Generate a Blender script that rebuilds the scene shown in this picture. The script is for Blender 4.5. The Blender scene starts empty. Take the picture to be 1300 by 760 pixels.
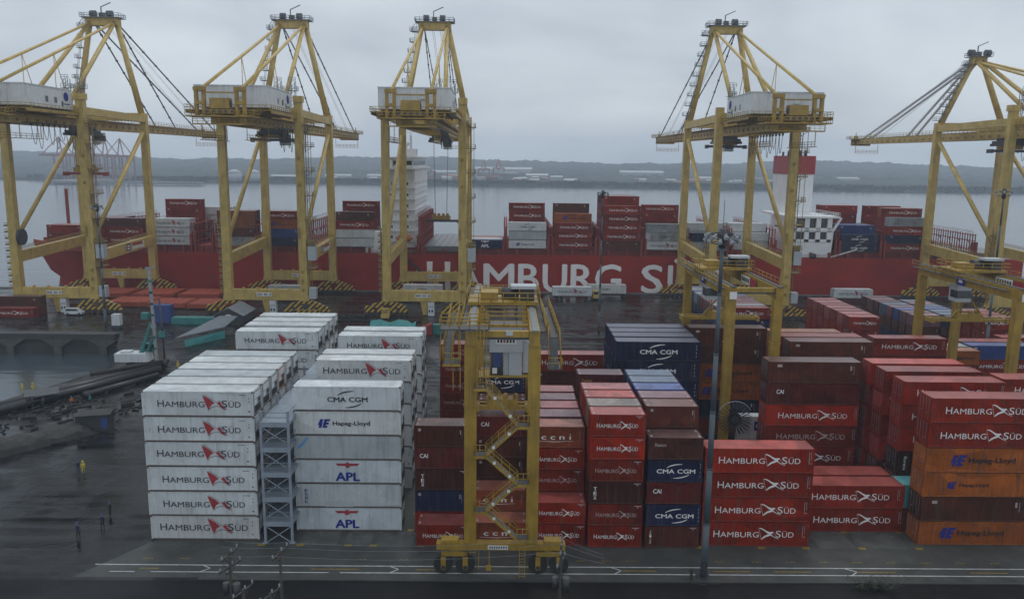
import bpy, bmesh, math, random
from mathutils import Vector, Matrix
random.seed(7)
C = bpy.context.scene.collection
SC = bpy.context.scene
R = math.radians

# ------------------------------------------------------------------ camera
cam_d = bpy.data.cameras.new("camera")
cam = bpy.data.objects.new("camera", cam_d); C.objects.link(cam)
cam_d.sensor_width = 36.0
cam_d.lens = 36.0 * 1012.3 / 1300.0
cam_d.clip_start = 0.5; cam_d.clip_end = 9000
cam.location = (0, 0, 42.70)
p_, r_, y_ = R(9.916), R(0.667), R(0.642)
fw = Vector((math.sin(y_)*math.cos(p_), math.cos(y_)*math.cos(p_), -math.sin(p_)))
rt = Vector((math.cos(y_), -math.sin(y_), 0)); up = rt.cross(fw)
RR = math.cos(r_)*rt + math.sin(r_)*up; UU = math.cos(r_)*up - math.sin(r_)*rt
cam.matrix_world = Matrix(((RR.x, UU.x, -fw.x, 0), (RR.y, UU.y, -fw.y, 0), (RR.z, UU.z, -fw.z, 42.70), (0, 0, 0, 1)))
SC.camera = cam

# ------------------------------------------------------------------ world: overcast sky
W = bpy.data.worlds.new("World"); SC.world = W; W.use_nodes = True
nt = W.node_tree; nt.nodes.clear()
def N(nt, t, **kw):
    n = nt.nodes.new(t)
    for k, v in kw.items(): setattr(n, k, v)
    return n
SUN_EL, SUN_ROT = R(58), R(12)
out = N(nt, "ShaderNodeOutputWorld"); bg = N(nt, "ShaderNodeBackground"); bg.inputs[1].default_value = 0.10
sky = N(nt, "ShaderNodeTexSky", sky_type='NISHITA'); sky.sun_disc = False
sky.sun_elevation = SUN_EL; sky.sun_rotation = SUN_ROT; sky.dust_density = 4.0
tc = N(nt, "ShaderNodeTexCoord"); sep = N(nt, "ShaderNodeSeparateXYZ")
nt.links.new(tc.outputs["Generated"], sep.inputs[0])
# cloud layer: a deck projected on a flat ceiling, so it foreshortens towards the horizon
addz = N(nt, "ShaderNodeMath", operation='ADD'); addz.inputs[1].default_value = 0.42
absz = N(nt, "ShaderNodeMath", operation='ABSOLUTE')
nt.links.new(sep.outputs[2], absz.inputs[0]); nt.links.new(absz.outputs[0], addz.inputs[0])
dx = N(nt, "ShaderNodeMath", operation='DIVIDE'); dy = N(nt, "ShaderNodeMath", operation='DIVIDE')
nt.links.new(sep.outputs[0], dx.inputs[0]); nt.links.new(addz.outputs[0], dx.inputs[1])
nt.links.new(sep.outputs[1], dy.inputs[0]); nt.links.new(addz.outputs[0], dy.inputs[1])
cmb = N(nt, "ShaderNodeCombineXYZ"); nt.links.new(dx.outputs[0], cmb.inputs[0]); nt.links.new(dy.outputs[0], cmb.inputs[1])
n1 = N(nt, "ShaderNodeTexNoise"); n1.inputs["Scale"].default_value = 1.35; n1.inputs["Detail"].default_value = 4; n1.inputs["Roughness"].default_value = 0.5
n1.inputs["Distortion"].default_value = 0.35
nt.links.new(cmb.outputs[0], n1.inputs["Vector"])
rmp = N(nt, "ShaderNodeValToRGB")
rmp.color_ramp.elements[0].position = 0.40; rmp.color_ramp.elements[0].color = (0.66, 0.75, 0.85, 1)
rmp.color_ramp.elements[1].position = 0.62; rmp.color_ramp.elements[1].color = (0.98, 1.07, 1.15, 1)
nt.links.new(n1.outputs["Fac"], rmp.inputs[0])
# CIE overcast: the zenith is brighter than the horizon
grd = N(nt, "ShaderNodeMath", operation='MULTIPLY_ADD'); grd.inputs[1].default_value = 0.55; grd.inputs[2].default_value = 0.97
clampz = N(nt, "ShaderNodeMath", operation='MAXIMUM'); clampz.inputs[1].default_value = 0.0
nt.links.new(sep.outputs[2], clampz.inputs[0]); nt.links.new(clampz.outputs[0], grd.inputs[0])
sc1 = N(nt, "ShaderNodeVectorMath", operation='SCALE'); nt.links.new(rmp.outputs[0], sc1.inputs[0]); nt.links.new(grd.outputs[0], sc1.inputs["Scale"])
sc2 = N(nt, "ShaderNodeVectorMath", operation='SCALE'); sc2.inputs["Scale"].default_value = 7.3
nt.links.new(sc1.outputs[0], sc2.inputs[0])
mx = N(nt, "ShaderNodeMixRGB"); mx.inputs[0].default_value = 0.90
nt.links.new(sky.outputs[0], mx.inputs[1]); nt.links.new(sc2.outputs[0], mx.inputs[2])
nt.links.new(mx.outputs[0], bg.inputs[0]); nt.links.new(bg.outputs[0], out.inputs[0])

sun_d = bpy.data.lights.new("sun", 'SUN'); sun_d.energy = 0.5; sun_d.angle = R(25); sun_d.color = (1, 0.96, 0.9)
sun = bpy.data.objects.new("sun", sun_d); C.objects.link(sun)
sdir = Vector((math.sin(SUN_ROT)*math.cos(SUN_EL), math.cos(SUN_ROT)*math.cos(SUN_EL), math.sin(SUN_EL)))
sun.rotation_euler = sdir.to_track_quat('Z', 'Y').to_euler(); sun.location = (0, 0, 300)

SC.view_settings.view_transform = 'Standard'; SC.view_settings.look = 'None'
SC.view_settings.exposure = 0.0; SC.view_settings.gamma = 1.0; SC.view_settings.use_curve_mapping = False
SC.render.engine = 'CYCLES'
SC.cycles.max_bounces = 6; SC.cycles.diffuse_bounces = 3; SC.cycles.glossy_bounces = 3; SC.cycles.volume_bounces = 1
SC.cycles.use_denoising = True

# ------------------------------------------------------------------ materials
def mat(name, col=(.5, .5, .5), rough=.55, metal=0., var=.18, scale=.6, streak=0., rust=0., rustcol=(.10, .045, .02), objcol=False, fade_sheen=0., spec=.5, bump=0., bscale=20, wet=0., seams=0, blotch=0.):
    m = bpy.data.materials.new(name); m.use_nodes = True
    t = m.node_tree; b = t.nodes["Principled BSDF"]
    b.inputs["Roughness"].default_value = rough; b.inputs["Metallic"].default_value = metal
    b.inputs["Specular IOR Level"].default_value = spec
    L = t.links.new
    co = N(t, "ShaderNodeTexCoord"); oi = N(t, "ShaderNodeObjectInfo")
    off = N(t, "ShaderNodeVectorMath", operation='ADD'); sc = N(t, "ShaderNodeVectorMath", operation='SCALE'); sc.inputs["Scale"].default_value = 57.0
    cb = N(t, "ShaderNodeCombineXYZ"); L(oi.outputs["Random"], cb.inputs[0]); L(oi.outputs["Random"], cb.inputs[1]); L(oi.outputs["Random"], cb.inputs[2])
    L(cb.outputs[0], sc.inputs[0]); L(co.outputs["Object"], off.inputs[0]); L(sc.outputs[0], off.inputs[1])
    if objcol: base = oi.outputs["Color"]
    else:
        rgb = N(t, "ShaderNodeRGB"); rgb.outputs[0].default_value = (*col, 1); base = rgb.outputs[0]
    if fade_sheen:
        mf = N(t, "ShaderNodeMixRGB"); mf.inputs[0].default_value = fade_sheen; mf.inputs[2].default_value = (.30, .27, .27, 1)
        L(base, mf.inputs[1]); base = mf.outputs[0]
    ns = N(t, "ShaderNodeTexNoise"); ns.inputs["Scale"].default_value = scale; ns.inputs["Detail"].default_value = 7; ns.inputs["Roughness"].default_value = .65
    L(off.outputs[0], ns.inputs["Vector"])
    mr = N(t, "ShaderNodeMapRange"); mr.inputs[1].default_value = .3; mr.inputs[2].default_value = .7
    mr.inputs[3].default_value = 1-var; mr.inputs[4].default_value = 1+var*.6
    L(ns.outputs["Fac"], mr.inputs[0])
    vm = N(t, "ShaderNodeVectorMath", operation='SCALE'); L(base, vm.inputs[0]); L(mr.outputs[0], vm.inputs["Scale"]); base = vm.outputs[0]
    if streak:
        mp = N(t, "ShaderNodeMapping"); mp.inputs["Scale"].default_value = (1, 1, .09); L(off.outputs[0], mp.inputs[0])
        n2 = N(t, "ShaderNodeTexNoise"); n2.inputs["Scale"].default_value = 2.6; n2.inputs["Detail"].default_value = 5; L(mp.outputs[0], n2.inputs["Vector"])
        m2 = N(t, "ShaderNodeMapRange"); m2.inputs[1].default_value = .50; m2.inputs[2].default_value = .72; m2.inputs[3].default_value = 0; m2.inputs[4].default_value = streak
        L(n2.outputs["Fac"], m2.inputs[0])
        mm = N(t, "ShaderNodeMixRGB"); mm.inputs[2].default_value = (.07, .055, .045, 1); L(m2.outputs[0], mm.inputs[0]); L(base, mm.inputs[1]); base = mm.outputs[0]
    if rust:
        n3 = N(t, "ShaderNodeTexNoise"); n3.inputs["Scale"].default_value = 1.7; n3.inputs["Detail"].default_value = 8; n3.inputs["Roughness"].default_value = .7; L(off.outputs[0], n3.inputs["Vector"])
        m3 = N(t, "ShaderNodeMapRange"); m3.inputs[1].default_value = .60; m3.inputs[2].default_value = .70; m3.inputs[3].default_value = 0; m3.inputs[4].default_value = rust
        L(n3.outputs["Fac"], m3.inputs[0])
        mm = N(t, "ShaderNodeMixRGB"); mm.inputs[2].default_value = (*rustcol, 1); L(m3.outputs[0], mm.inputs[0]); L(base, mm.inputs[1]); base = mm.outputs[0]
    if blotch:                                 # sun-bleached or repainted panels
        mpb = N(t, "ShaderNodeMapping"); mpb.inputs["Scale"].default_value = (.55, .4, .9); L(off.outputs[0], mpb.inputs[0])
        vb = N(t, "ShaderNodeTexVoronoi"); vb.inputs["Scale"].default_value = .55; L(mpb.outputs[0], vb.inputs["Vector"])
        sb_ = N(t, "ShaderNodeSeparateColor"); L(vb.outputs["Color"], sb_.inputs[0])
        mb_ = N(t, "ShaderNodeMapRange"); mb_.inputs[3].default_value = 1-blotch*.7; mb_.inputs[4].default_value = 1+blotch*.7; L(sb_.outputs[0], mb_.inputs[0])
        n6 = N(t, "ShaderNodeTexNoise"); n6.inputs["Scale"].default_value = 9; n6.inputs["Detail"].default_value = 4; L(off.outputs[0], n6.inputs["Vector"])
        m6 = N(t, "ShaderNodeMapRange"); m6.inputs[1].default_value = .66; m6.inputs[2].default_value = .72; m6.inputs[3].default_value = 0; m6.inputs[4].default_value = .6; L(n6.outputs["Fac"], m6.inputs[0])
        vs_ = N(t, "ShaderNodeVectorMath", operation='SCALE'); L(base, vs_.inputs[0]); L(mb_.outputs[0], vs_.inputs["Scale"])
        mx6 = N(t, "ShaderNodeMixRGB"); mx6.inputs[2].default_value = (.09, .06, .045, 1); L(m6.outputs[0], mx6.inputs[0]); L(vs_.outputs[0], mx6.inputs[1]); base = mx6.outputs[0]
    if seams:
        sp3 = N(t, "ShaderNodeSeparateXYZ"); L(co.outputs["Object"], sp3.inputs[0]); cb3 = N(t, "ShaderNodeCombineXYZ"); L(sp3.outputs[0], cb3.inputs[0]); L(sp3.outputs[2], cb3.inputs[1])
        bk = N(t, "ShaderNodeTexBrick"); bk.inputs["Scale"].default_value = 1.0; bk.inputs["Brick Width"].default_value = 9.0; bk.inputs["Row Height"].default_value = 2.6; bk.inputs["Mortar Size"].default_value = .05
        bk.inputs["Color1"].default_value = (1, 1, 1, 1); bk.inputs["Color2"].default_value = (.88, .88, .88, 1); bk.inputs["Mortar"].default_value = (.70, .68, .66, 1); L(cb3.outputs[0], bk.inputs["Vector"])
        ms = N(t, "ShaderNodeMixRGB", blend_type='MULTIPLY'); ms.inputs[0].default_value = 1; L(base, ms.inputs[1]); L(bk.outputs[0], ms.inputs[2]); base = ms.outputs[0]
    L(base, b.inputs["Base Color"])
    if wet:
        n4 = N(t, "ShaderNodeTexNoise"); n4.inputs["Scale"].default_value = .11; n4.inputs["Detail"].default_value = 8; n4.inputs["Roughness"].default_value = .6
        L(co.outputs["Object"], n4.inputs["Vector"])
        m4 = N(t, "ShaderNodeMapRange"); m4.inputs[1].default_value = .34; m4.inputs[2].default_value = .54; m4.inputs[3].default_value = rough; m4.inputs[4].default_value = wet
        L(n4.outputs["Fac"], m4.inputs[0]); L(m4.outputs[0], b.inputs["Roughness"])
    if bump:
        n5 = N(t, "ShaderNodeTexNoise"); n5.inputs["Scale"].default_value = bscale; n5.inputs["Detail"].default_value = 5
        L(co.outputs["Object"], n5.inputs["Vector"])
        bp = N(t, "ShaderNodeBump"); bp.inputs["Strength"].default_value = bump; bp.inputs["Distance"].default_value = .2
        L(n5.outputs["Fac"], bp.inputs["Height"]); L(bp.outputs[0], b.inputs["Normal"])
    return m

M = {}
M['paint'] = mat("container_paint", objcol=True, rough=.55, spec=.12, var=.34, scale=.45, streak=.55, rust=1.0, blotch=.35)
M['roof'] = mat("container_roof_paint", objcol=True, rough=.30, var=.34, scale=.6, rust=.75, fade_sheen=.18, blotch=.4)  # paler mix: chalked paint plus wet sky reflection put into the colour
M['reefer'] = mat("reefer_paint", objcol=True, rough=.5, spec=.3, var=.12, scale=.4, streak=.26, rust=.42, rustcol=(.22, .17, .13), blotch=.10)
M['reefroof'] = mat("reefer_roof_paint", objcol=True, rough=.42, var=.28, scale=.6, rust=.6, rustcol=(.26, .24, .21), blotch=.15)
M['tread'] = mat("dark_grating", (.07, .075, .08), .6, var=.3)
M['gasket'] = mat("dark_grime", (.035, .03, .028), .7)
M['rust'] = mat("rusty_frame", (.13, .10, .085), .7, rust=.7, scale=2)
M['lowrail'] = mat("grimy_lower_rail", objcol=True, rough=.6, var=.5, scale=2, streak=.8, rust=.8, rustcol=(.04, .025, .02))
M['unit'] = mat("reefer_machinery", (.30, .31, .32), .5, var=.4, scale=3)
M['unitor'] = mat("orange_machinery", (.55, .22, .05), .5, var=.4, scale=3)
M['white'] = mat("white_lettering", (.78, .76, .74), .5, var=.10)
M['wfade'] = mat("worn_white_lettering", (.46, .36, .35), .6, var=.35, scale=3)
M['dark'] = mat("dark_lettering", (.018, .020, .026), .6, spec=.2)
M['blue'] = mat("blue_lettering", (.015, .028, .22), .6, spec=.2)
M['sky'] = mat("light_blue_sticker", (.12, .35, .62), .5)
M['redl'] = mat("red_emblem", (.34, .03, .04), .5)
M['gold'] = mat("yellow_lettering", (.5, .36, .08), .5)
M['yellow'] = mat("crane_yellow", (.54, .375, .095), .5, var=.28, scale=.35, streak=.38, rust=.16)
M['yellowd'] = mat("gantry_yellow", (.35, .215, .022), .5, var=.32, scale=.5, streak=.40, rust=.25)
M['grey'] = mat("galvanised_grey", (.17, .19, .21), .5, metal=.1, var=.2)
M['steel'] = mat("blue_grey_steel", (.25, .29, .34), .5, var=.2, scale=1)
M['mast'] = mat("mast_steel", (.07, .09, .105), .5, var=.2, scale=1)
M['dgrey'] = mat("dark_machinery", (.04, .042, .045), .5, var=.3)
M['black'] = mat("black_rubber", (.02, .02, .02), .6)
M['cable'] = mat("dark_cable", (.05, .045, .05), .5)
M['whitep'] = mat("white_panel", (.62, .64, .65), .5, var=.12, scale=.4, streak=.28, rust=.2, rustcol=(.25, .20, .15))
M['greyp'] = mat("grey_panel", (.42, .44, .46), .5, var=.1, streak=.1)
M['sign'] = mat("sign_plate", (.70, .70, .68), .5, var=.1)
M['glass'] = mat("dark_glass", (.02, .03, .035), .12, spec=.6)
M['shipred'] = mat("ship_hull_red", (.36, .025, .012), .55, spec=.10, var=.22, scale=.10, streak=.34, rust=.16, seams=1)
M['shipfit'] = mat("ship_fittings_red", (.25, .022, .010), .55, var=.2, rust=.25)
M['boot'] = mat("hull_below_line", (.06, .016, .018), .5, var=.2, scale=.2)
M['hullletter'] = mat("hull_lettering", (.92, .89, .88), .5, var=.08, scale=.2, streak=.08)
M['shipwhite'] = mat("ship_white", (.82, .83, .83), .5, var=.10, scale=.2, streak=.22, rust=.22, rustcol=(.40, .30, .22))
M['deck'] = mat("ship_deck", (.15, .06, .05), .6, var=.3)
M['hatch'] = mat("hatch_cover_grey", (.13, .13, .13), .4, var=.25, scale=.3)
M['hatchred'] = mat("hatch_cover_red", (.36, .06, .025), .5, var=.25, scale=.4, rust=.4)
M['teal'] = mat("teal_sheet", (.035, .20, .19), .5, var=.25)
M['tarp'] = mat("teal_tarpaulin", (.045, .25, .24), .55, var=.25)
M['bluep'] = mat("blue_paint", (.03, .06, .22), .5, var=.2)
M['skin'] = mat("skin", (.30, .17, .11), .6)
M['rainy'] = mat("yellow_rainwear", (.62, .50, .05), .5)
M['navy'] = mat("navy_workwear", (.02, .025, .07), .7)
M['helmet'] = mat("white_helmet", (.6, .6, .6), .4)
M['pipe'] = mat("steel_pile", (.016, .015, .016), .32, var=.4, scale=.8, rust=.4)
M['wood'] = mat("pole_wood", (.05, .04, .032), .8, var=.3)
M['porc'] = mat("insulator", (.26, .28, .30), .4)
M['concrete'] = mat("concrete", (.16, .16, .15), .7, var=.25, scale=.5, streak=.2)
M['conc_dark'] = mat("wet_dark_concrete", (.045, .045, .043), .6, var=.4, scale=.4)
M['lamp'] = mat("floodlight_glass", (.40, .42, .44), .3)
M['leaf'] = mat("leaf", (.022, .038, .016), .6, var=.3, scale=3)
M['mud'] = mat("muddy_timber", (.028, .025, .022), .7, var=.5, scale=.6)
M['orange'] = mat("orange_paint", (.55, .14, .03), .5)
# yellow and black hazard stripes
def stripes(name, a, b, period=1.1):
    m = bpy.data.materials.new(name); m.use_nodes = True; t = m.node_tree; bs = t.nodes["Principled BSDF"]
    co = N(t, "ShaderNodeTexCoord"); sp = N(t, "ShaderNodeSeparateXYZ"); t.links.new(co.outputs["Object"], sp.inputs[0])
    ad = N(t, "ShaderNodeMath", operation='ADD'); t.links.new(sp.outputs[0], ad.inputs[0])
    ng = N(t, "ShaderNodeMath", operation='MULTIPLY'); ng.inputs[1].default_value = -1.0; t.links.new(sp.outputs[2], ng.inputs[0]); t.links.new(ng.outputs[0], ad.inputs[1])
    ad2 = N(t, "ShaderNodeMath", operation='ADD'); t.links.new(ad.outputs[0], ad2.inputs[0]); ad2.inputs[1].default_value = 100
    md = N(t, "ShaderNodeMath", operation='MODULO'); t.links.new(ad2.outputs[0], md.inputs[0]); md.inputs[1].default_value = period
    gt = N(t, "ShaderNodeMath", operation='GREATER_THAN'); t.links.new(md.outputs[0], gt.inputs[0]); gt.inputs[1].default_value = period*.48
    mixn = N(t, "ShaderNodeMixRGB"); mixn.inputs[1].default_value = (*a, 1); mixn.inputs[2].default_value = (*b, 1)
    t.links.new(gt.outputs[0], mixn.inputs[0]); t.links.new(mixn.outputs[0], bs.inputs["Base Color"]); bs.inputs["Roughness"].default_value = .5
    return m
M['stripe'] = stripes("hazard_stripes", (.60, .36, .03), (.02, .02, .02), 1.5)

# ------------------------------------------------------------------ mesh builder
class MB:
    def __init__(s): s.v = []; s.f = []; s.m = []; s.sm = set()
    def face(s, pts, m=0):
        i = len(s.v); s.v += [tuple(p) for p in pts]; s.f.append(tuple(range(i, i+len(pts)))); s.m.append(m)
    def hexa(s, b, t, m=0):
        i = len(s.v); s.v += [tuple(p) for p in b] + [tuple(p) for p in t]; n = len(b)
        s.f.append(tuple(i+n-1-k for k in range(n))); s.f.append(tuple(i+n+k for k in range(n)))
        for k in range(n): s.f.append((i+k, i+(k+1) % n, i+n+(k+1) % n, i+n+k))
        s.m += [m]*(n+2)
    def box(s, x0, y0, z0, x1, y1, z1, m=0):
        s.hexa([(x0, y0, z0), (x1, y0, z0), (x1, y1, z0), (x0, y1, z0)], [(x0, y0, z1), (x1, y0, z1), (x1, y1, z1), (x0, y1, z1)], m)
    def bar(s, p, q, w, h=None, m=0, w2=None, h2=None):
        h = h or w; w2 = w2 or w; h2 = h2 or h
        p = Vector(p); q = Vector(q); d = (q-p).normalized()
        r = d.cross(Vector((0, 0, 1)))
        if r.length < 1e-3: r = Vector((1, 0, 0))
        r.normalize(); u = r.cross(d).normalized()
        def ring(c, w, h): return [c+r*(-w/2)+u*(-h/2), c+r*(w/2)+u*(-h/2), c+r*(w/2)+u*(h/2), c+r*(-w/2)+u*(h/2)]
        s.hexa(ring(p, w, h), ring(q, w2, h2), m)
    def tube(s, p, q, r0, r1=None, n=10, m=0):
        r1 = r0 if r1 is None else r1
        p = Vector(p); q = Vector(q); d = (q-p).normalized()
        a = d.cross(Vector((0, 0, 1)))
        if a.length < 1e-3: a = Vector((1, 0, 0))
        a.normalize(); b = a.cross(d)
        A = [p+(a*math.cos(2*math.pi*k/n)+b*math.sin(2*math.pi*k/n))*r0 for k in range(n)]
        B = [q+(a*math.cos(2*math.pi*k/n)+b*math.sin(2*math.pi*k/n))*r1 for k in range(n)]
        i0 = len(s.f); s.hexa(A, B, m)
        for k in range(i0+2, len(s.f)): s.sm.add(k)
    def path(s, pts, r, n=6, m=0):
        for a, b in zip(pts[:-1], pts[1:]): s.tube(a, b, r, n=n, m=m)
    def rail(s, pts, h=1.1, r=.05, step=2.0, m=0, mids=2):
        for a, b in zip(pts[:-1], pts[1:]):
            a = Vector(a); b = Vector(b); L = (b-a).length; k = max(1, int(round(L/step)))
            for j in range(mids):
                z = Vector((0, 0, h*(j+1)/mids)); s.tube(a+z, b+z, r, n=4, m=m)
            for j in range(k+1):
                q = a.lerp(b, j/k); s.tube(q, q+Vector((0, 0, h)), r, n=4, m=m)
    def extrude(s, poly, y0, y1, m=0):   # poly of (x, z), thickness in y
        A = [(x, y0, z) for x, z in poly]; B = [(x, y1, z) for x, z in poly]
        s.hexa(A, B, m)
    def lathe(s, prof, c=(0, 0, 0), n=16, m=0):
        c = Vector(c); rings = []
        for (r, z) in prof:
            i = len(s.v); s.v += [tuple(c+Vector((r*math.cos(2*math.pi*k/n), r*math.sin(2*math.pi*k/n), z))) for k in range(n)]; rings.append(i)
        for a, b in zip(rings[:-1], rings[1:]):
            for k in range(n): s.sm.add(len(s.f)); s.f.append((a+k, a+(k+1) % n, b+(k+1) % n, b+k)); s.m.append(m)
        s.f.append(tuple(rings[0]+n-1-k for k in range(n))); s.m.append(m)
        s.f.append(tuple(rings[-1]+k for k in range(n))); s.m.append(m)
    def mesh(s, name, mats):
        me = bpy.data.meshes.new(name); me.from_pydata(s.v, [], s.f); me.update()
        for m in mats: me.materials.append(m)
        me.polygons.foreach_set("material_index", s.m)
        if s.sm: me.polygons.foreach_set("use_smooth", [k in s.sm for k in range(len(s.f))])
        bm = bmesh.new(); bm.from_mesh(me); bmesh.ops.recalc_face_normals(bm, faces=bm.faces); bm.to_mesh(me); bm.free()
        return me
    def build(s, name, mats, parent=None, loc=(0, 0, 0)):
        if not isinstance(mats, (list, tuple)): mats = [mats]
        o = bpy.data.objects.new(name, s.mesh(name, mats)); C.objects.link(o)
        o.location = loc
        if parent: o.parent = parent
        return o
def thing(name, label, cat, loc=(0, 0, 0), rz=0., group=None):
    o = bpy.data.objects.new(name, None); C.objects.link(o); o.empty_display_size = .5
    o.location = loc; o.rotation_euler = (0, 0, rz); o['label'] = label; o['category'] = cat
    if group: o['group'] = group
    return o
def tag(o, label, cat, group=None):
    o['label'] = label; o['category'] = cat
    if group: o['group'] = group
    return o
def kind(o, k): o['kind'] = k; return o
def place(name, me, parent, loc=(0, 0, 0), rot=None, scale=None, color=None):
    o = bpy.data.objects.new(name, me); C.objects.link(o); o.parent = parent; o.location = loc
    if rot: o.rotation_euler = rot
    if scale: o.scale = scale
    if color: o.color = (*color, 1)
    return o
def copy_tree(o, parent=None):
    c = o.copy(); C.objects.link(c); c.parent = parent
    for ch in list(o.children): copy_tree(ch, c)
    return c

# ------------------------------------------------------------------ lettering
def text_raw(s, offset=0., spacing=1.0):
    cu = bpy.data.curves.new("lettering", 'FONT'); cu.body = s; cu.size = 1.0; cu.offset = offset; cu.space_character = spacing
    cu.resolution_u = 3
    o = bpy.data.objects.new("lettering", cu); C.objects.link(o)
    dg = bpy.context.evaluated_depsgraph_get()
    me = bpy.data.meshes.new_from_object(o.evaluated_get(dg))
    vs = [v.co.copy() for v in me.vertices]; fs = [tuple(p.vertices) for p in me.polygons]
    bpy.data.objects.remove(o); bpy.data.curves.remove(cu); bpy.data.meshes.remove(me)
    return vs, fs
def add_text(mb, s, x, z, h, m=0, w=None, offset=0., spacing=1.0, y=0., vertical=False):
    """s with cap height h, lower-left at (x, z), facing -y; w squeezes it to that width. Returns its right edge."""
    bold = offset if offset > .008 else 0.
    vs, fs = text_raw(s, 0. if bold else offset, spacing)
    cap = .73
    x0 = min(v.x for v in vs); x1 = max(v.x for v in vs)
    k = h/cap; kx = k if w is None else w/(x1-x0)
    for q, (ox, oz) in enumerate(((0, 0),) if not bold else ((-1, 0), (1, 0), (0, 1), (0, -1))):   # a bolder cut: the same letters a hair apart
        i = len(mb.v)
        for v in vs: mb.v.append((x+(v.x-x0)*kx+ox*bold*kx*.8, y-q*.0025*(10 if h > 5 else 1), z+v.y*k+oz*bold*k*.6))
        for f in fs: mb.f.append(tuple(i+a for a in f)); mb.m.append(m)
    return x+(x1-x0)*kx
def strip(mb, pts, ws, m=0, y=0.):
    n = len(pts); L = []; Rr = []
    for i, (x, z) in enumerate(pts):
        a = pts[max(0, i-1)]; b = pts[min(n-1, i+1)]; dx, dz = b[0]-a[0], b[1]-a[1]; d = math.hypot(dx, dz) or 1
        L.append((x-dz/d*ws[i]/2, y, z+dx/d*ws[i]/2)); Rr.append((x+dz/d*ws[i]/2, y, z-dx/d*ws[i]/2))
    for i in range(n-1): mb.face([L[i], L[i+1], Rr[i+1], Rr[i]], m)
def poly(mb, pts, m=0, y=0.): mb.face([(x, y, z) for x, z in pts], m)
LOGO = {}
def emblem_white(mb, x, z, w, h, m=0):
    P = lambda a: [(x+w*u, z+h*v) for u, v in a]
    poly(mb, P([(0, .95), (.10, 1.0), (.22, .93), (.38, .76), (.52, .66), (.70, .68), (.72, .60), (.60, .44), (.46, .52), (.28, .76), (.13, .90)]), m)
    poly(mb, P([(.16, 0), (.19, .14), (.30, .33), (.46, .46), (.60, .50), (.66, .42), (.54, .33), (.38, .24), (.26, .11)]), m, -.002)
    strip(mb, P([(.58, .44), (.78, .22), (.97, .07)]), [.10, .07, .03], m, -.004)
    strip(mb, P([(.70, .64), (.84, .36), (.98, .08)]), [.02, .025, .03], m, -.006)
    strip(mb, P([(.02, .95), (.165, .02)]), [.02, .03], m, -.008)
def emblem_red(mb, x, z, w, h, mr=0, ml=1):
    P = lambda a: [(x+w*u, z+h*v) for u, v in a]
    poly(mb, P([(0, .97), (.12, .92), (.30, .75), (.50, .50), (.36, .40), (.22, .06), (.12, .45)]), mr)
    poly(mb, P([(.58, .50), (.72, .62), (.80, .40), (.98, .08), (.85, .15), (.70, .34)]), mr)
    strip(mb, P([(0, 1.02), (.15, .98), (.38, .74), (.55, .56), (.75, .66), (1.0, .10)]), [.02, .035, .04, .035, .035, .03], ml, -.002)
    strip(mb, P([(.22, .02), (.36, .22), (.55, .32), (.74, .26), (.94, .06)]), [.03, .05, .055, .05, .03], ml, -.002)
def logo_hs(kind_, L, h, m_text, sc=1.0, wide=False):
    """'Hamburg Sud' wordmark centred on a side of length L and height h."""
    t = MB(); e = MB()
    W_ = L*.745*sc; H_ = h*.185*(1.15 if L < 7 else 1.25)*sc
    if L < 7: H_ = h*.17*sc
    x = -W_/2; z = -H_*.5
    big = H_*1.25
    wa = W_*.565 if not wide else W_*.52
    add_text(t, "H", x, z, big, w=W_*.075, offset=-.002)
    add_text(t, "AMBURG", x+W_*.085, z, H_, w=wa-W_*.085, offset=-.002)
    ex = x+wa-W_*.01
    ew = W_*.265
    if kind_ == 'w': emblem_white(e, ex, z-H_*.45, ew, H_*2.15)
    else: emblem_red(e, ex-ew*.04, z-H_*.65, ew*1.08, H_*2.7)
    sx = x+W_-W_*.225; t2 = MB()
    add_text(t2, "S", sx, z, big, w=W_*.065, offset=-.002)
    add_text(t2, "ÜD", sx+W_*.08, z, H_, w=W_*.145, offset=-.002)
    return t, e, t2

# ------------------------------------------------------------------ containers
CW_ = 2.85
L40, L20, HC, H8 = 12.192, 6.058, 2.896, 2.591
_cm = {}
def profile_side(mb, x0, x1, z0, z1, y, out_, pitch, depth, m):
    """one corrugated wall: trapezoids running along x, out_ = -1 faces -y, +1 faces +y"""
    n = max(1, int(round((x1-x0)/pitch))); p = (x1-x0)/n; pts = []
    for k in range(n):
        a = x0+k*p; pts += [(a, 0), (a+p*.28, 0), (a+p*.5, depth), (a+p*.78, depth)]
    pts.append((x1, 0))
    i = len(mb.v)
    for (x, d) in pts: mb.v += [(x, y-out_*d, z0), (x, y-out_*d, z1)]
    for k in range(len(pts)-1): mb.f.append((i+2*k, i+2*k+2, i+2*k+3, i+2*k+1)); mb.m.append(m)
def profile_end(mb, y0, y1, z0, z1, x, out_, pitch, depth, m):
    n = max(1, int(round((y1-y0)/pitch))); p = (y1-y0)/n; pts = []
    for k in range(n):
        a = y0+k*p; pts += [(a, 0), (a+p*.28, 0), (a+p*.5, depth), (a+p*.78, depth)]
    pts.append((y1, 0)); i = len(mb.v)
    for (y, d) in pts: mb.v += [(x-out_*d, y, z0), (x-out_*d, y, z1)]
    for k in range(len(pts)-1): mb.f.append((i+2*k, i+2*k+2, i+2*k+3, i+2*k+1)); mb.m.append(m)
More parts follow.
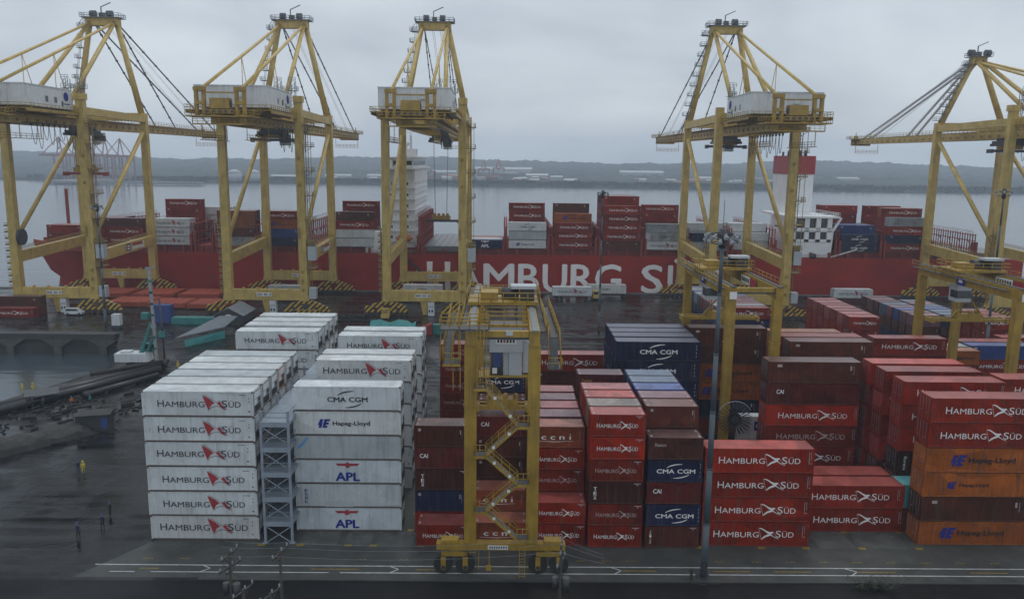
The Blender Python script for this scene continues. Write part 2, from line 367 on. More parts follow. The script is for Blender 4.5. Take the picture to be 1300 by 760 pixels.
def body_mesh(L, h, reefer):
    key = ('b', L, h, reefer)
    if key in _cm: return _cm[key]
    b = MB(); g = .012; w = CW_; H = h-.055
    for x in (g, L-.17-g):
        for y in (0, w-.17): b.box(x, y, 0.045, x+.17, y+.17, H, 0)
    for y in (.01, w-.13):
        b.box(.18, y, .05, L-.18, y+.12, .19, 2 if reefer else 4); b.box(.18, y, H-.11, L-.18, y+.12, H, 0)
    for x in (.02, L-.14):
        b.box(x, .18, .02, x+.12, w-.18, .18, 2 if reefer else 0); b.box(x, .18, H-.12, x+.12, w-.18, H, 0)
    pitch, dep = (.55, .010) if reefer else (.278, .04)
    for y, o in ((.03, -1), (w-.03, 1)): profile_side(b, .17, L-.17, .17, H-.1, y, o, pitch, dep, 0)
    for x, o in ((.04, -1), (L-.04, 1)): profile_end(b, .17, w-.17, .17, H-.1, x, o, .278 if not reefer else .9, .04 if not reefer else .01, 0)
    b.box(.1, .1, .1, L-.1, w-.1, .16, 1)
    for x in (0, L-.19):                       # corner castings, a little proud
        for y in (-.008, w-.182):
            for z in (0, H-.13): b.box(x, y, z, x+.19, y+.19, z+.13 if z == 0 else h-.012, 3)
    me = b.mesh('body', [M['reefer'] if reefer else M['paint'], M['gasket'], M['rust'], M['rust'] if reefer else M['paint'], M['lowrail']]); _cm[key] = me
    return me
def roof_mesh(L, h, reefer):
    key = ('r', L, h, reefer)
    if key in _cm: return _cm[key]
    b = MB(); z = h-.05; w = CW_
    n = int((L-.4)/(.278 if not reefer else 1.0)); p = (L-.4)/n; pts = []
    d = .022 if not reefer else .008
    for k in range(n):
        a = .2+k*p; pts += [(a, 0), (a+p*.3, 0), (a+p*.5, d), (a+p*.8, d)]
    pts.append((L-.2, 0)); i = len(b.v)
    for x, dz in pts: b.v += [(x, .1, z+dz), (x, w-.1, z+dz)]
    for k in range(len(pts)-1): b.f.append((i+2*k, i+2*k+2, i+2*k+3, i+2*k+1)); b.m.append(0)
    for x0, x1 in ((.15, .45), (L-.45, L-.15)): b.box(x0, .12, z-.03, x1, w-.12, z+.026, 0)
    for y0 in (.02, w-.12): b.box(.2, y0, z-.03, L-.2, y0+.1, z+.03, 0)
    if not reefer and L < 7:
        for x0 in (.28, L-.48):
            for y0 in (.3, w-.8): b.box(x0, y0, z+.02, x0+.2, y0+.5, z+.032, 1)
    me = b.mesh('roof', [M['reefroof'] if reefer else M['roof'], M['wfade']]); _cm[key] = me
    return me
def door_mesh(h):
    key = ('d', h)
    if key in _cm: return _cm[key]
    b = MB(); w = CW_
    for y in (.2, w/2+.02): b.box(-.012, y, .2, .0, y+w/2-.22, h-.2, 0)
    for y in (.5, 1.1, w-1.1, w-.5): b.tube((-.035, y, .15), (-.035, y, h-.15), .022, n=6, m=1)
    b.box(-.05, .5, 1.0, -.02, 1.1, 1.05, 1); b.box(-.05, w-1.1, 1.0, -.02, w-.5, 1.05, 1)
    me = b.mesh('door', [M['paint'], M['grey']]); _cm[key] = me
    return me
def unit_mesh(h, alt):
    key = ('u', h, alt)
    if key in _cm: return _cm[key]
    b = MB(); w = CW_
    b.box(0, .2, .2, .02, w-.2, h-.2, 0)
    b.box(.02, .3, .35, .035, w-.3, 1.15, 1); b.box(.02, .4, 1.9, .05, w-.4, h-.32, 2)
    b.box(.02, .35, 1.25, .05, 1.2, 1.8, 2); b.box(.02, w-1.1, 1.3, .06, w-.4, 1.75, 1)
    for y in (w*.35, w*.65): b.tube((.05, y, .75), (.075, y, .75), .3, n=14, m=3)
    me = b.mesh('machinery_unit', [M['unitor'] if alt else M['unit'], M['dgrey'], M['whitep'], M['black']]); _cm[key] = me
    return me
def id_marks(t, L, h, m):
    x = L/2-.16*L if L < 7 else L/2-.6
    if L < 7:
        t.box(x-.05, -.004, h*.42-.06, x+.72, 0, h*.42+.02, m); t.box(x+.2, -.004, h*.42-.16, x+.45, 0, h*.42-.1, m); t.box(x+.3, -.004, h*.42-.30, x+.38, 0, h*.42-.22, m)
    else:
        t.box(x, -.004, -h*.12, x+.05, 0, h*.36, m); t.box(x+.22, -.004, h*.02, x+.26, 0, h*.36, m)
        t.box(x+.2, -.004, -.35, x+.32, 0, -.22, m)
def hl_emblem(e, x, z, h, m=0):
    k = h
    P = lambda a: [(x+k*u, z+k*v) for u, v in a]
    poly(e, P([(0, .30), (.30, 1), (.66, 1), (.48, .56), (.58, .56), (.38, 0), (.08, 0), (.20, .30)]), m)
    poly(e, P([(.58, .26), (.76, 1), (1.42, 1), (1.32, .76), (1.03, .76), (.98, .60), (1.28, .60), (1.18, .38), (.92, .38), (.86, .22), (1.12, .22), (1.02, 0), (.50, 0)]), m)
def arc(e, cx, cz, rx, rz, a0, a1, w, m=0):
    pts = [(cx+rx*math.cos(R(a0+(a1-a0)*k/14)), cz+rz*math.sin(R(a0+(a1-a0)*k/14))) for k in range(15)]
    strip(e, pts, [w*(.25+.75*math.sin(math.pi*(k+1)/16)) for k in range(15)], m)
def logo(code, L, h):
    """[(part name, mesh)] lettering and emblem, centred on the side (x, z), facing -y"""
    key = (code, L, h)
    if key in LOGO: return LOGO[key]
    t, e, d_, t2 = MB(), MB(), MB(), None; tm, em = [M['white']], [M['white']]; dm = [M['wfade']]
    if code in ('HR', 'HRf'):
        t, e, t2 = logo_hs('w', L, h, None); id_marks(d_, L, h, 0)
        if code == 'HRf': tm = em = [M['wfade']]
    elif code in ('HW', 'HWw'):
        t, e, t2 = logo_hs('r', L, h, None, 1.08 if code == 'HWw' else 1.0); tm = [M['dark']]; em = [M['redl'], M['dark']]
        dm = [M['dark']]; d_.box(L*.36, -.004, h*.36, L*.42, 0, h*.375, 0); d_.box(L*.44, -.004, -h*.30, L*.452, 0, -h*.25, 0); d_.box(L*.445, -.004, h*.08, L*.452, 0, h*.13, 0); d_.box(L*.445, -.004, h*.22, L*.452, 0, h*.26, 0)
    elif code in ('CB', 'CW'):
        k = .70 if L < 7 else .44
        w = L*k; hh = h*.19 if L < 7 else h*.22
        if code == 'CW': tm = em = [M['dark']]; w = L*.37; hh = h*.2
        add_text(t, "CMA", -w/2, -hh/2, hh, w=w*.46, offset=.03); add_text(t, "CGM", w*.04, -hh/2, hh, w=w*.46, offset=.03)
        arc(e, w*.16, 0, w*.46, hh*1.65, 90, 152, hh*.26); arc(e, -.06*w, 0, w*.46, hh*1.65, -90, -28, hh*.26)
        if code == 'CB':
            for z in (-.28, -.1, .1, .25): d_.box(L*.44, -.004, h*z, L*.448, 0, h*(z+.1), 0)
    elif code in ('HO', 'LW', 'HOs'):
        em = [M['blue']]; tm = [M['dark']]
        s = {'HO': 1.0, 'LW': .80, 'HOs': .62}[code]; eh = h*.44*s; x = -L*.27 if code != 'LW' else -L*.27
        if L < 7: x = -L*.40
        hl_emblem(e, x-.15, -eh/2, eh); add_text(t, "Hapag-Lloyd", x+L*.135*s+(.25 if L > 7 else .2), -h*.085*s, h*.21*s, w=L*(.43 if L > 7 else .55)*s, offset=.03)
    elif code in ('AW', 'AB'):
        bl = [M['blue']] if code == 'AW' else [M['white']]; tm = bl; em = [M['redl']] if code == 'AW' else [M['white']]
        w = L*.22; hh = h*.36; add_text(t, "APL", -w*.5, -h*.36, hh, w=w, offset=.045)
        z = h*.14
        poly(e, [(-w*.52, z+.22*h), (w*.52, z+.22*h), (w*.42, z+.12*h), (w*.12, z+.12*h), (w*.05, z+.04*h), (-w*.05, z+.04*h), (-w*.12, z+.12*h), (-w*.42, z+.12*h)])
        e.box(-w*.05, -.004, z+.2*h, w*.05, 0, z+.27*h)
    elif code == 'CCN':
        hh = h*.24; x = -L*.32
        for s, dx_, w_ in (("c", 0, .085), ("c", .17, .085), ("n", .34, .09), ("ı", .53, .02)): add_text(t, s, x+L*dx_, -h*.08, hh, w=L*w_, offset=.03)
        t.box(x+L*.53, -.004, h*.13, x+L*.55, 0, h*.17); strip(t, [(-L*.40, -h*.15), (-L*.1, -h*.19), (L*.28, -h*.15)], [.03, .07, .03])
        d_.box(L*.40, -.004, -h*.2, L*.405, 0, h*.3)
    elif code in ('DII', 'DIIl'):
        add_text(t, "CAI", -L*.40, h*.02, h*.20, w=L*(.15 if L < 7 else .075), offset=.03); e = None
    elif code in ('TEX', 'TRI', 'PON', 'PRT'):
        s = {'TEX': "TEX", 'TRI': "TRITON", 'PON': "PONL", 'PRT': "PORTL"}[code]; e = None
        if code == 'PON': tm = [M['blue']]
        n = len(s); st = h*.62/n; x = -L*.40 if code != 'PRT' else -L*.44
        if code == 'PRT':                       # a word turned on its side, reading downwards
            q = MB(); add_text(q, "florens", 0, 0, h*.13, w=h*.60, offset=.02)
            t.v += [(-L*.455+v[2], v[1], h*.30-v[0]) for v in q.v]; t.f += q.f; t.m += q.m; n = 0
        for i, ch in enumerate(s if n else ''): add_text(t, ch, x, h*.30-(i+1)*st*.98, st*.80, w=st*.62, offset=.03)
        if code != 'PON': id_marks(d_, L, h, 0)
    elif code == 'TOM':
        tm = [M['gold']]; add_text(t, "Tomex", -L*.40, h*.10, h*.15, w=L*.22, offset=.01); e = None
    elif code in ('OCL', 'CRY'):
        tm = [M['white']] if code == 'OCL' else [M['dark']]; add_text(t, "OOCL" if code == 'OCL' else "CSAV", -L*.13, -h*.1, h*.26, w=L*.22, offset=.02)
        e = None
    elif code == 'BEA':
        add_text(t, 'Beacon', -L*.36, h*.10, h*.16, w=L*.20, offset=.02); e = None; tm = [M['wfade']]
    elif code == 'MK':
        t.box(-L*.42, -.004, h*.24, -L*.37, 0, h*.36); t.box(L*.40, -.004, -.1*h, L*.404, 0, h*.3); t.box(L*.36, -.004, h*.1, L*.38, 0, h*.3); e = None; tm = [M['wfade']]
    else: t = e = None
    parts = []
    if t and t.f: parts.append(('lettering', t.mesh('lettering', tm)))
    if t2: parts.append(('lettering', t2.mesh('lettering', tm)))
    if e and e.f: parts.append(('emblem', e.mesh('emblem', em)))
    if d_.f: parts.append(('identification_mark', d_.mesh('identification_mark', dm)))
    LOGO[key] = parts
    return parts
RED, BRN, NVY, ORG = (.225, .0165, .0045), (.090, .023, .012), (.012, .017, .055), (.34, .088, .013)
#  code: (look, colour, logo, reefer)
K = {
 'HR': ("red container with white lettering", RED, 'HR', 0), 'HF': ("red container with worn lettering", (.175, .017, .006), 'HRf', 0),
 'HB': ("bright red container with white lettering", (.33, .021, .0055), 'HR', 0),
 'HW': ("white reefer with red emblem", (.56, .585, .59), 'HW', 1), 'HV': ("white reefer with wide dark lettering", (.56, .575, .57), 'HWw', 1), 'CW': ("white reefer with arched dark lettering", (.55, .58, .595), 'CW', 1),
 'LW': ("white reefer with small blue emblem", (.57, .59, .585), 'LW', 1), 'AW': ("white reefer with blue block letters", (.50, .545, .575), 'AW', 1),
 'PW': ("plain white reefer", (.54, .56, .56), '', 1), 'PG': ("plain grey-white reefer", (.42, .455, .47), '', 1), 'PN': ("white reefer with vertical blue letters", (.49, .525, .54), 'PON', 1),
 'YW': ("white reefer with short dark lettering", (.58, .58, .56), 'CRY', 1),
 'CB': ("navy container with arched lettering", NVY, 'CB', 0), 'NB': ("plain navy container", (.011, .015, .05), 'MK', 0), 'OC': ("navy container with white lettering", (.014, .019, .05), 'OCL', 0),
 'AB': ("navy container with white block letters", (.016, .026, .09), 'AB', 0),
 'HO': ("orange container with blue emblem", ORG, 'HO', 0), 'HS': ("orange container with small blue emblem", ORG, 'HOs', 0), 'OR': ("plain orange-brown container", (.26, .085, .028), '', 0),
 'BR': ("plain brown container", BRN, 'MK', 0), 'BB': ("brown container with pale panel", (.075, .022, .016), 'BEA', 0), 'DI': ("brown container with three white letters", (.11, .015, .012), 'DII', 0),
 'TX': ("dark brown container with vertical letters", (.065, .017, .013), 'TEX', 0), 'TR': ("brown container with tall vertical letters", (.085, .022, .016), 'TRI', 0), 'PR': ("dark container with vertical lettering", (.03, .012, .011), 'PRT', 0),
 'CC': ("orange-brown container with spaced letters", (.27, .062, .024), 'CCN', 0), 'TM': ("maroon container with yellow lettering", (.075, .016, .018), 'TOM', 0),
 'RD': ("plain red container", (.21, .0165, .005), 'MK', 0), 'BL': ("plain blue container", (.025, .055, .20), 'MK', 0), 'BG': ("slate blue container", (.08, .12, .18), '', 0), 'TQ': ("teal container", (.06, .30, .30), '', 0), 'GN': ("grey-green container", (.16, .19, .17), '', 0),
 'GY': ("grey container", (.30, .32, .33), '', 0), 'YG': ("grey container with dark lettering", (.36, .36, .36), 'CRY', 0), 'PU': ("dusty purple-brown container", (.17, .075, .085), '', 0), 'PK': ("dull pink-red container", (.26, .06, .055), '', 0), 'TN': ("grey-brown container", (.20, .15, .12), '', 0),
}
ORD = ["bottom", "second", "third", "fourth", "fifth", "sixth", "seventh"]
ROWN = ["front row", "second row", "third row", "fourth row", "fifth row", "sixth row", "seventh row", "eighth row", "ninth row", "tenth row", "eleventh row"]
CELLS = []
def block(key, phrase, x, L, h, rows, group, z0=0.):
    """rows: [(y, 'codes from the bottom up')], a '-' is a gap"""
    for ri, (y, codes) in enumerate(rows):
        cs = codes.split(); n = len(cs)
        for k, c in enumerate(cs):
            if c == '-': continue
            dx_ = 0.
            if isinstance(x, dict): xx = x.get(ri, x[0])
            else: xx = x
            CELLS.append((key, ri, k, n, xx, y, z0+k*h, L, h, c, phrase, group, len(rows)))
G1, G2, G3 = "white reefers in the front blocks", "containers stacked in the yard", "containers on the ship's deck"
sp = lambda y, n, p=3.25: [y+p*i for i in range(n)]
# --- white reefers
block('W1', "white block left of rack", -39.5, L40, HC, [(84.5, 'HV HW HW HW HW HW')] + [(y, 'PW HW PW PG HW %s' % t) for y, t in zip(sp(87.75, 5), ['PW', 'PG', 'PW', 'PW', 'PG'])], G1)
block('W1b', "second white block left of rack", -39.6, L40, HC, [(115.6, 'HW HW PW HW HW HW'), (119.9, 'HW PW HW PW PW PW'), (123.3, 'PW PW PG PW PW PW')], G1)
block('W1c', "lone white stack furthest back", -39.7, L40, HC, [(127.4, 'PW PW PW PW PW PW')], G1)
block('W2', "white stack right of rack", -23.7, L40, HC, [(86.9, 'AW PN AW PG LW CW')], G1)
block('W2b', "middle white block right of rack", -23.9, L40, HC, [(98.9, 'PW HW PW PW PG HV'), (102.3, 'PW PW PG PW PW PW')], G1)
block('W2c', "rear white block right of rack", -24.0, L40, HC, [(113.2, 'PW PW PW HW PW HW'), (117.1, 'PW PG PW PW PW PW')], G1)
# --- first coloured block
block('C', "column left of yellow gantry", {0: -9.5, 1: -9.95}, L20, H8, [(83.4, 'HR'), (86.7, 'RD NB TX DI BR')], G2)
block('D', "column between yellow gantry legs", -3.1, L20, H8, [(84.0, 'CC'), (87.0, 'OR CC'), (90.2, 'BR BR BR BR DI'), (93.5, 'BR RD BR RD PU'), (96.8, 'RD BR RD BR BR'), (100.1, 'BR RD BR RD BR CB')], G2)
block('E', "column right of gantry leg", 3.4, L20, H8, [(83.6, 'HR HR'), (86.7, 'RD HR HF HR CC'), (90.4, 'RD RD RD RD PU'), (93.8, 'BR BR BR BR PK'), (97.3, 'RD RD RD RD PU'), (100.8, 'BR BR BR BR PK')], G2)
block('S', "six-high red twenty-foot column", 9.7, L20, H8, [(83.3, 'HR HF TX HF HB HR'), (86.6, 'RD RD RD RD RD TN'), (89.9, 'RD RD RD RD RD HB'), (93.2, 'RD RD RD RD RD PK'), (99.8, 'BR BR BR BR BR TM')], G2)
block('G', "column left of lamp mast", 16.15, L20, H8, [(83.3, 'TR CB DI CB BB'), (86.5, 'BR BR BR BR BR BR'), (89.85, 'BR BR BR BR BR PU'), (93.2, 'BL BL BL BL BL BL'), (96.5, 'BG BG BG BG BG BG'), (99.7, 'BG BG BG BG BG BG')], G2)
block('R', "wide stack behind lamp mast", 22.55, L40, HC, [(83.8, 'HR HR HR HB')], G2)
block('I', "two-high stack beside mast stack", 35.0, L40, HC, [(87.5, 'HR HR'), (90.8, 'RD RD')], G2)
block('J', "stack behind the two-high stack", 34.5, L40, HC, [(100.1, 'HR HR HF HB DI BR')], G2)
block('K', "tall red block showing left ends", 47.7, L40, HC, [(91.0, 'RD BR PR HR HR HR'), (95.8, 'RD BR HB RD RD HR'), (99.7, 'BR RD RD RD RD HB')], G2)
block('KR', "red stack at right edge", 60.3, L40, HC, [(92.6, 'RD RD RD RD HR HR')], G2)
block('T', "low stack in narrow gap", 46.9, L20, HC, [(87.8, 'BR TQ')], G2)
block('H', "front stack at right edge", 47.5, L40, HC, [(84.4, 'HO BR HS HO HR HR')], G2)
# --- second block
block('M', "navy block in mid yard", 16.2, L40, HC, [(y, 'NB CB NB CB CB CB') for y in (111.0, 114.6, 117.8, 121.1)], G2)
block('B', "brown-topped stack beside navy block", 28.95, L40, HC, [(121.0, 'RD NB HO HO BR BR')], G2)
block('J2', "brown stack behind gantry leg", 41.4, L40, HC, [(112.0, 'RD RD RD RD BB BR'), (115.4, 'RD RD RD RD BR RD')], G2)
block('J3', "orange-roofed stack beyond brown stack", 45.5, L40, HC, [(132.2, 'RD RD RD RD OR')], G2)
block('O', "dark red column behind gantry", -9.4, L20, H8, [(116.2, 'HF HF HF HF HF HF')], G2)
block('N', "red stack left of navy block", 4.9, L40, HC, [(126.5, 'BR RD BR HR')], G2)
block('P', "red stack behind tall block", 61.2, L40, HC, [(127.8, 'RD RD RD HF HR')], G2)
block('Q', "short orange-topped stack", 78.6, L20, H8, [(136.8, 'RD RD RD HO'), (140.2, 'RD RD RD GN')], G2)
block('U', "blue-topped stack near grey pole", 85.2, L40, H8, [(141.0, 'RD RD HR BL'), (144.4, 'RD RD RD RD')], G2)
# --- far blocks
block('X', "far red block by right pole", 95.4, L20, H8, [(148.0, 'RD BR BR RD'), (155.0, 'RD RD RD RD HR'), (158.3, 'RD RD RD RD RD'), (161.6, 'RD RD RD RD PK')], G2)
block('Y', "long red block near the quay", 68.6, L20, H8, [(154.0, 'RD RD RD RD HR')] + [(154+3.3*i, 'RD BR RD RD %s' % c) for i, c in ((1, 'PK'), (2, 'HR'), (3, 'PK'), (4, 'RD'), (5, 'PK'), (6, 'RD'))], G2)
block('V', "purple-roofed block near the quay", 89.6, L20, H8, [(170+3.3*i, 'BR NB BR %s' % c) for i, c in enumerate(['PU', 'PU', 'BL', 'PU', 'BG', 'BR', 'PU', 'BR'])], G2)
block('V2', "navy-fronted block near the quay", 96.3, L20, H8, [(168, 'BR NB BR OC')] + [(168+3.3*i, 'BR NB BR %s' % c) for i, c in ((1, 'BG'), (2, 'BG'), (3, 'BL'), (4, 'BG'), (5, 'PU'), (6, 'BG'))], G2)
block('Z', "mixed-roof block below quay crane", 48.3, L40, H8, [(177+3.15*i, 'NB BR NB %s' % c) for i, c in enumerate(['HR', 'GY', 'PK', 'PU', 'HR', 'BG', 'GY', 'BL', 'GY', 'BG'])], G2)
block('LC', "low stack at left quay", -136.5, L40, H8, [(208.5, 'HR'), (212, 'BR BR')], G2)
# --- on the ship (z0 = hatch cover)
ZS = 14.25
def bay(key, phrase, x, rows, L=L40, h=2.85):
    block(key, phrase, x, L, h, [(258.75+2.95*o, c) for o, c in rows], G3, ZS)
bay('s0', "ship's bay nearest the bow", -151.0, [(2, 'RD RD'), (3, 'RD RD')])
bay('s1', "ship's second bay from bow", -136.5, [(1, 'RD RD RD'), (2, 'RD RD BR'), (3, 'BR BR BR')])
bay('s2', "ship's bay behind first crane", -129.4 + 0.6, [(0, 'HR HR BR')], )
bay('s3', "ship's bay with white reefers", -113.9, [(0, 'HW HW HW'), (1, 'PW PW PW'), (4, 'RD RD RD RD HR')])
bay('s4', "ship's orange-brown bay", -92.6, [(0, 'GY BR OR OR'), (1, 'RD RD BR BR')])
bay('s4w', "ship's inner white stack", -106.0, [(6, 'PW PW PW PW'), (7, 'PW PW PW PW')])
bay('s5', "ship's bay behind second crane", -78.2, [(0, 'NB BL HO HR'), (1, 'RD RD RD BR')])
bay('s6', "ship's bay ahead of deckhouse", -54.4, [(0, 'PW PW HR BR'), (4, 'RD RD RD RD HR')])
bay('s7', "ship's low navy bay", -12.4, [(0, 'AB'), (1, 'PW'), (2, 'PW')])
bay('s8', "ship's bay above big lettering", 1.6, [(0, 'LW PG CW'), (4, 'RD RD RD HR HR')])
bay('s9', "ship's bay with orange container", 16.6, [(0, 'HR HR HR'), (1, 'RD RD RD HO'), (4, 'RD RD RD RD BR')])
bay('s10', "ship's highest bay", 32.4, [(0, 'BR HR HR HR HR'), (2, 'RD RD RD RD RD RD'), (3, 'RD RD RD RD RD BR'), (4, 'RD RD RD RD RD BR'), (5, 'RD RD RD RD RD BR'), (6, 'RD RD RD RD RD RD')])
bay('s11', "ship's grey and white bay", 46.3, [(0, 'HW YG GY'), (3, 'RD RD RD RD HR')])
bay('s12', "ship's bay behind crane leg", 61.0, [(0, 'GY OC'), (2, 'PW PW PW'), (3, 'PW PW PG')])
bay('s13', "ship's white bay before funnel", 75.0, [(1, 'PW PW'), (2, 'PW YW PW'), (3, 'PW PW PW')])
bay('s14', "ship's bay behind funnel house", 110.2, [(0, 'CB CB'), (1, 'BL BL BL'), (2, 'NB NB BL'), (3, 'RD RD BL'), (6, 'RD RD RD RD RD'), (7, 'RD RD RD RD RD')])
bay('s15', "ship's last stacked bay", 125.2, [(0, 'HR NB HR GY'), (1, 'RD RD RD RD HR'), (2, 'RD RD RD RD OR'), (6, 'RD RD RD RD RD')])
SKIP = set()
for k_, s_ in (('W1b', '0.0 0.1 0.2 1.0 1.1 1.2 1.3 2.0 2.1 2.2 2.3'), ('W1c', '0.0 0.1 0.2'), ('S', '4.0 4.1 4.2'), ('G', '2.0 2.1 2.2 2.3 2.4 3.0 3.1 3.2 3.3 3.4 4.0 4.1 4.2 4.3 4.4 5.0 5.1 5.2 5.3 5.4'), ('I', '1.0'), ('K', '0.0 1.0'), ('M', '1.0 1.1 1.2 2.0 2.1 2.2 3.0 3.1 3.2'), ('J2', '0.0 0.2 0.3 1.0 1.1 1.2 1.3'), ('N', '0.0'), ('P', '0.0 0.1 0.2'), ('Q', '0.0 0.1 1.0 1.1 1.2'), ('U', '1.0 1.1 1.2'), ('X', '0.0 0.1 0.2 1.0 1.1 2.0 2.1 3.0 3.1'), ('Y', '0.0 0.1 1.0 1.1 2.0 2.1 2.2 3.0 3.1 4.0 4.1 5.0 5.1 6.0'), ('V', '0.0 1.0 6.0 6.1 7.0 7.1'), ('V2', '0.0 1.0 2.0 2.1 2.2 3.0 3.1 3.2 4.0 4.1 4.2 5.0 5.1 5.2 6.0 6.1 6.2'), ('Z', '0.0 1.0 2.0'), ('s0', '1.0'), ('s1', '1.0 1.1 2.0 2.1'), ('s4w', '1.0 1.1 1.2'), ('s13', '2.0'), ('s15', '3.0 3.1'),):
    SKIP |= {(k_, int(q.split('.')[0]), int(q.split('.')[1])) for q in s_.split()}
REST = set()
for k_, s_ in (('V', '3.2 4.2 3.1 6.2 4.1 2.1 5.2 7.2 1.1 0.1 2.0 3.0 4.0 5.0 5.1'), ('O', '0.0'), ('Y', '5.3 6.3 3.3 2.3 6.2 1.3 5.2 4.2 0.2 1.2 3.2 6.1'), ('Z', '9.0 5.1 4.1 8.0 3.1 7.0 2.1 6.0 0.1 1.1 3.0 4.0 5.0'), ('U', '0.1 0.0'), ('s10', '1.0 1.1 1.2 1.3 2.0 2.1 2.2 2.3 2.4 3.0 3.1 3.2 3.3 3.4 4.0 4.1 4.2 4.3 4.4 5.0 5.1 5.2 5.3 5.4'), ('s15', '1.2 2.2 2.3 1.0 1.1 3.2 2.1 2.0'), ('s6', '1.0 1.1 1.2'), ('s9', '2.0 2.1 2.2 1.0 1.1'), ('T', '0.0'), ('s14', '5.3 1.0 2.0 2.1 3.0 3.1 5.0 5.1 5.2'), ('M', '0.2 2.3 0.0 0.1 1.3'), ('s4', '1.0 1.1 1.2'), ('s5', '1.0 1.1 1.2'), ('s8', '1.0 1.1'), ('K', '2.0'), ('s11', '1.0 1.1'), ('X', '3.2 2.2 1.2'), ('V2', '0.1 1.2 1.1'), ('N', '0.1'), ('D', '2.0 3.0 3.1 3.2 3.3 4.0 4.1 4.2 4.3 5.0 5.1 5.2 5.3'), ('S', '1.0 2.0 2.1 2.2 2.3 3.0 3.1 3.2 3.3 4.3'), ('G', '1.0 1.1 1.2 1.3'), ('J', '0.0'), ('KR', '0.0 0.1 0.2 0.3 0.4'), ('J2', '0.1 0.4'), ('J3', '0.0 0.1 0.2'),):
    REST |= {(k_, int(q.split('.')[0]), int(q.split('.')[1])) for q in s_.split()}
def look_jit(col, rnd, a=.12):
    k = 1+(rnd.random()-.5)*2*a; g = (rnd.random()-.5)*.02
    return tuple(max(.004, c*k+g*c) for c in col)
def build_cells():
    for (key, ri, k, n, x, y, z, L, h, code, phrase, group, nrows) in CELLS:
        if (key, ri, k) in SKIP or (key, ri, k) in REST: continue
        look, col, lg, reef = K[code]
        rnd = random.Random(hash((len(key)*31+ord(key[0])*7+ord(key[-1]), ri, k)) & 0xffff)
        tier = ("top tier" if k == n-1 else ORD[k]+" tier") if n > 1 else "single tier"
        lab = f"{look}, {tier}, {ROWN[ri]}, {phrase}" if nrows > 1 else f"{look}, {tier}, {phrase}"
        jx, jy = (rnd.random()-.5)*.10, (rnd.random()-.5)*.08
        t = thing('reefer_container' if reef else 'shipping_container', lab, 'reefer' if reef else 'container', (x+jx, y+jy, z), group=group)
        c = look_jit(col, rnd, .07 if reef else .20)
        hh = h
        place('body', body_mesh(L, hh, reef), t, color=c)
        if k == n-1: place('roof', roof_mesh(L, hh, reef), t, color=c if reef else tuple(min(.6, a*1.35+.008) for a in c))  # dry roofs lightened: real fading and painted sky sheen together
        far = y > 230
        if reef:
            if x < 20 and not far: place('machinery_unit', unit_mesh(hh, key == 'W1' and ri == 3 and k == 5), t, (L+.002, 0, 0), color=c)
        elif not far and x > 30: place('door', door_mesh(hh), t, (0, 0, 0), color=c)
        ox, oz = (rnd.random()-.5)*(.5 if L > 7 else .25), (rnd.random()-.5)*.12
        for nm, me in logo(lg, L, hh):
            place(nm, me, t, (L/2+ox, -.013, hh*.5+oz))
        if key == 'W2' and k == 3: tag_sticker(t, hh)
        if key == 'W2' and k == 1: grey_patch(t, hh)
def tag_sticker(t, h):
    b = MB(); b.hexa([(.35, -.012, h*.48), (.75, -.012, h*.48), (.75, -.006, h*.48), (.35, -.006, h*.48)], [(1.45, -.012, h*.93), (1.75, -.012, h*.93), (1.75, -.006, h*.93), (1.45, -.006, h*.93)])
    b.build('sticker', M['sky'], t)
def grey_patch(t, h):
    b = MB(); b.box(3.4, -.012, .12, 6.7, -.004, .85); b.build('patch', M['greyp'], t)
build_cells()
def build_rest():
    """what shows only as slivers between the stacks: one object"""
    V, F, MI = [], [], []
    fam = [('HR', RED), ('BR', BRN), ('NB', NVY), ('OR', (.26, .085, .028)), ('PU', (.17, .075, .085))]
    ms = [mat('stack_paint_'+n, c, .5, var=.18, scale=.5, streak=.3, rust=.4) for n, c in [('red', RED), ('brown', BRN), ('navy', NVY), ('ochre', (.26, .085, .028)), ('plum', (.17, .075, .085))]]
    for (key, ri, k, n, x, y, z, L, h, code, phrase, group, nrows) in CELLS:
        if (key, ri, k) not in REST: continue
        col = K[code][1]; mi = min(range(5), key=lambda q: sum((a-b)**2 for a, b in zip(fam[q][1], col)))
        for me in [body_mesh(L, h, 0)]+([roof_mesh(L, h, 0)] if k == n-1 else []):
            i = len(V); V += [(v.co.x+x, v.co.y+y, v.co.z+z) for v in me.vertices]
            F += [tuple(a+i for a in p.vertices) for p in me.polygons]; MI += [mi]*len(me.polygons)
    me = bpy.data.meshes.new('container_stacks'); me.from_pydata(V, [], F); me.update()
    for m in ms: me.materials.append(m)
    me.polygons.foreach_set('material_index', MI)
    o = bpy.data.objects.new('container_stacks', me); C.objects.link(o); o['kind'] = 'stuff'
    o['label'] = 'further containers showing only as slivers behind the others'
build_rest()

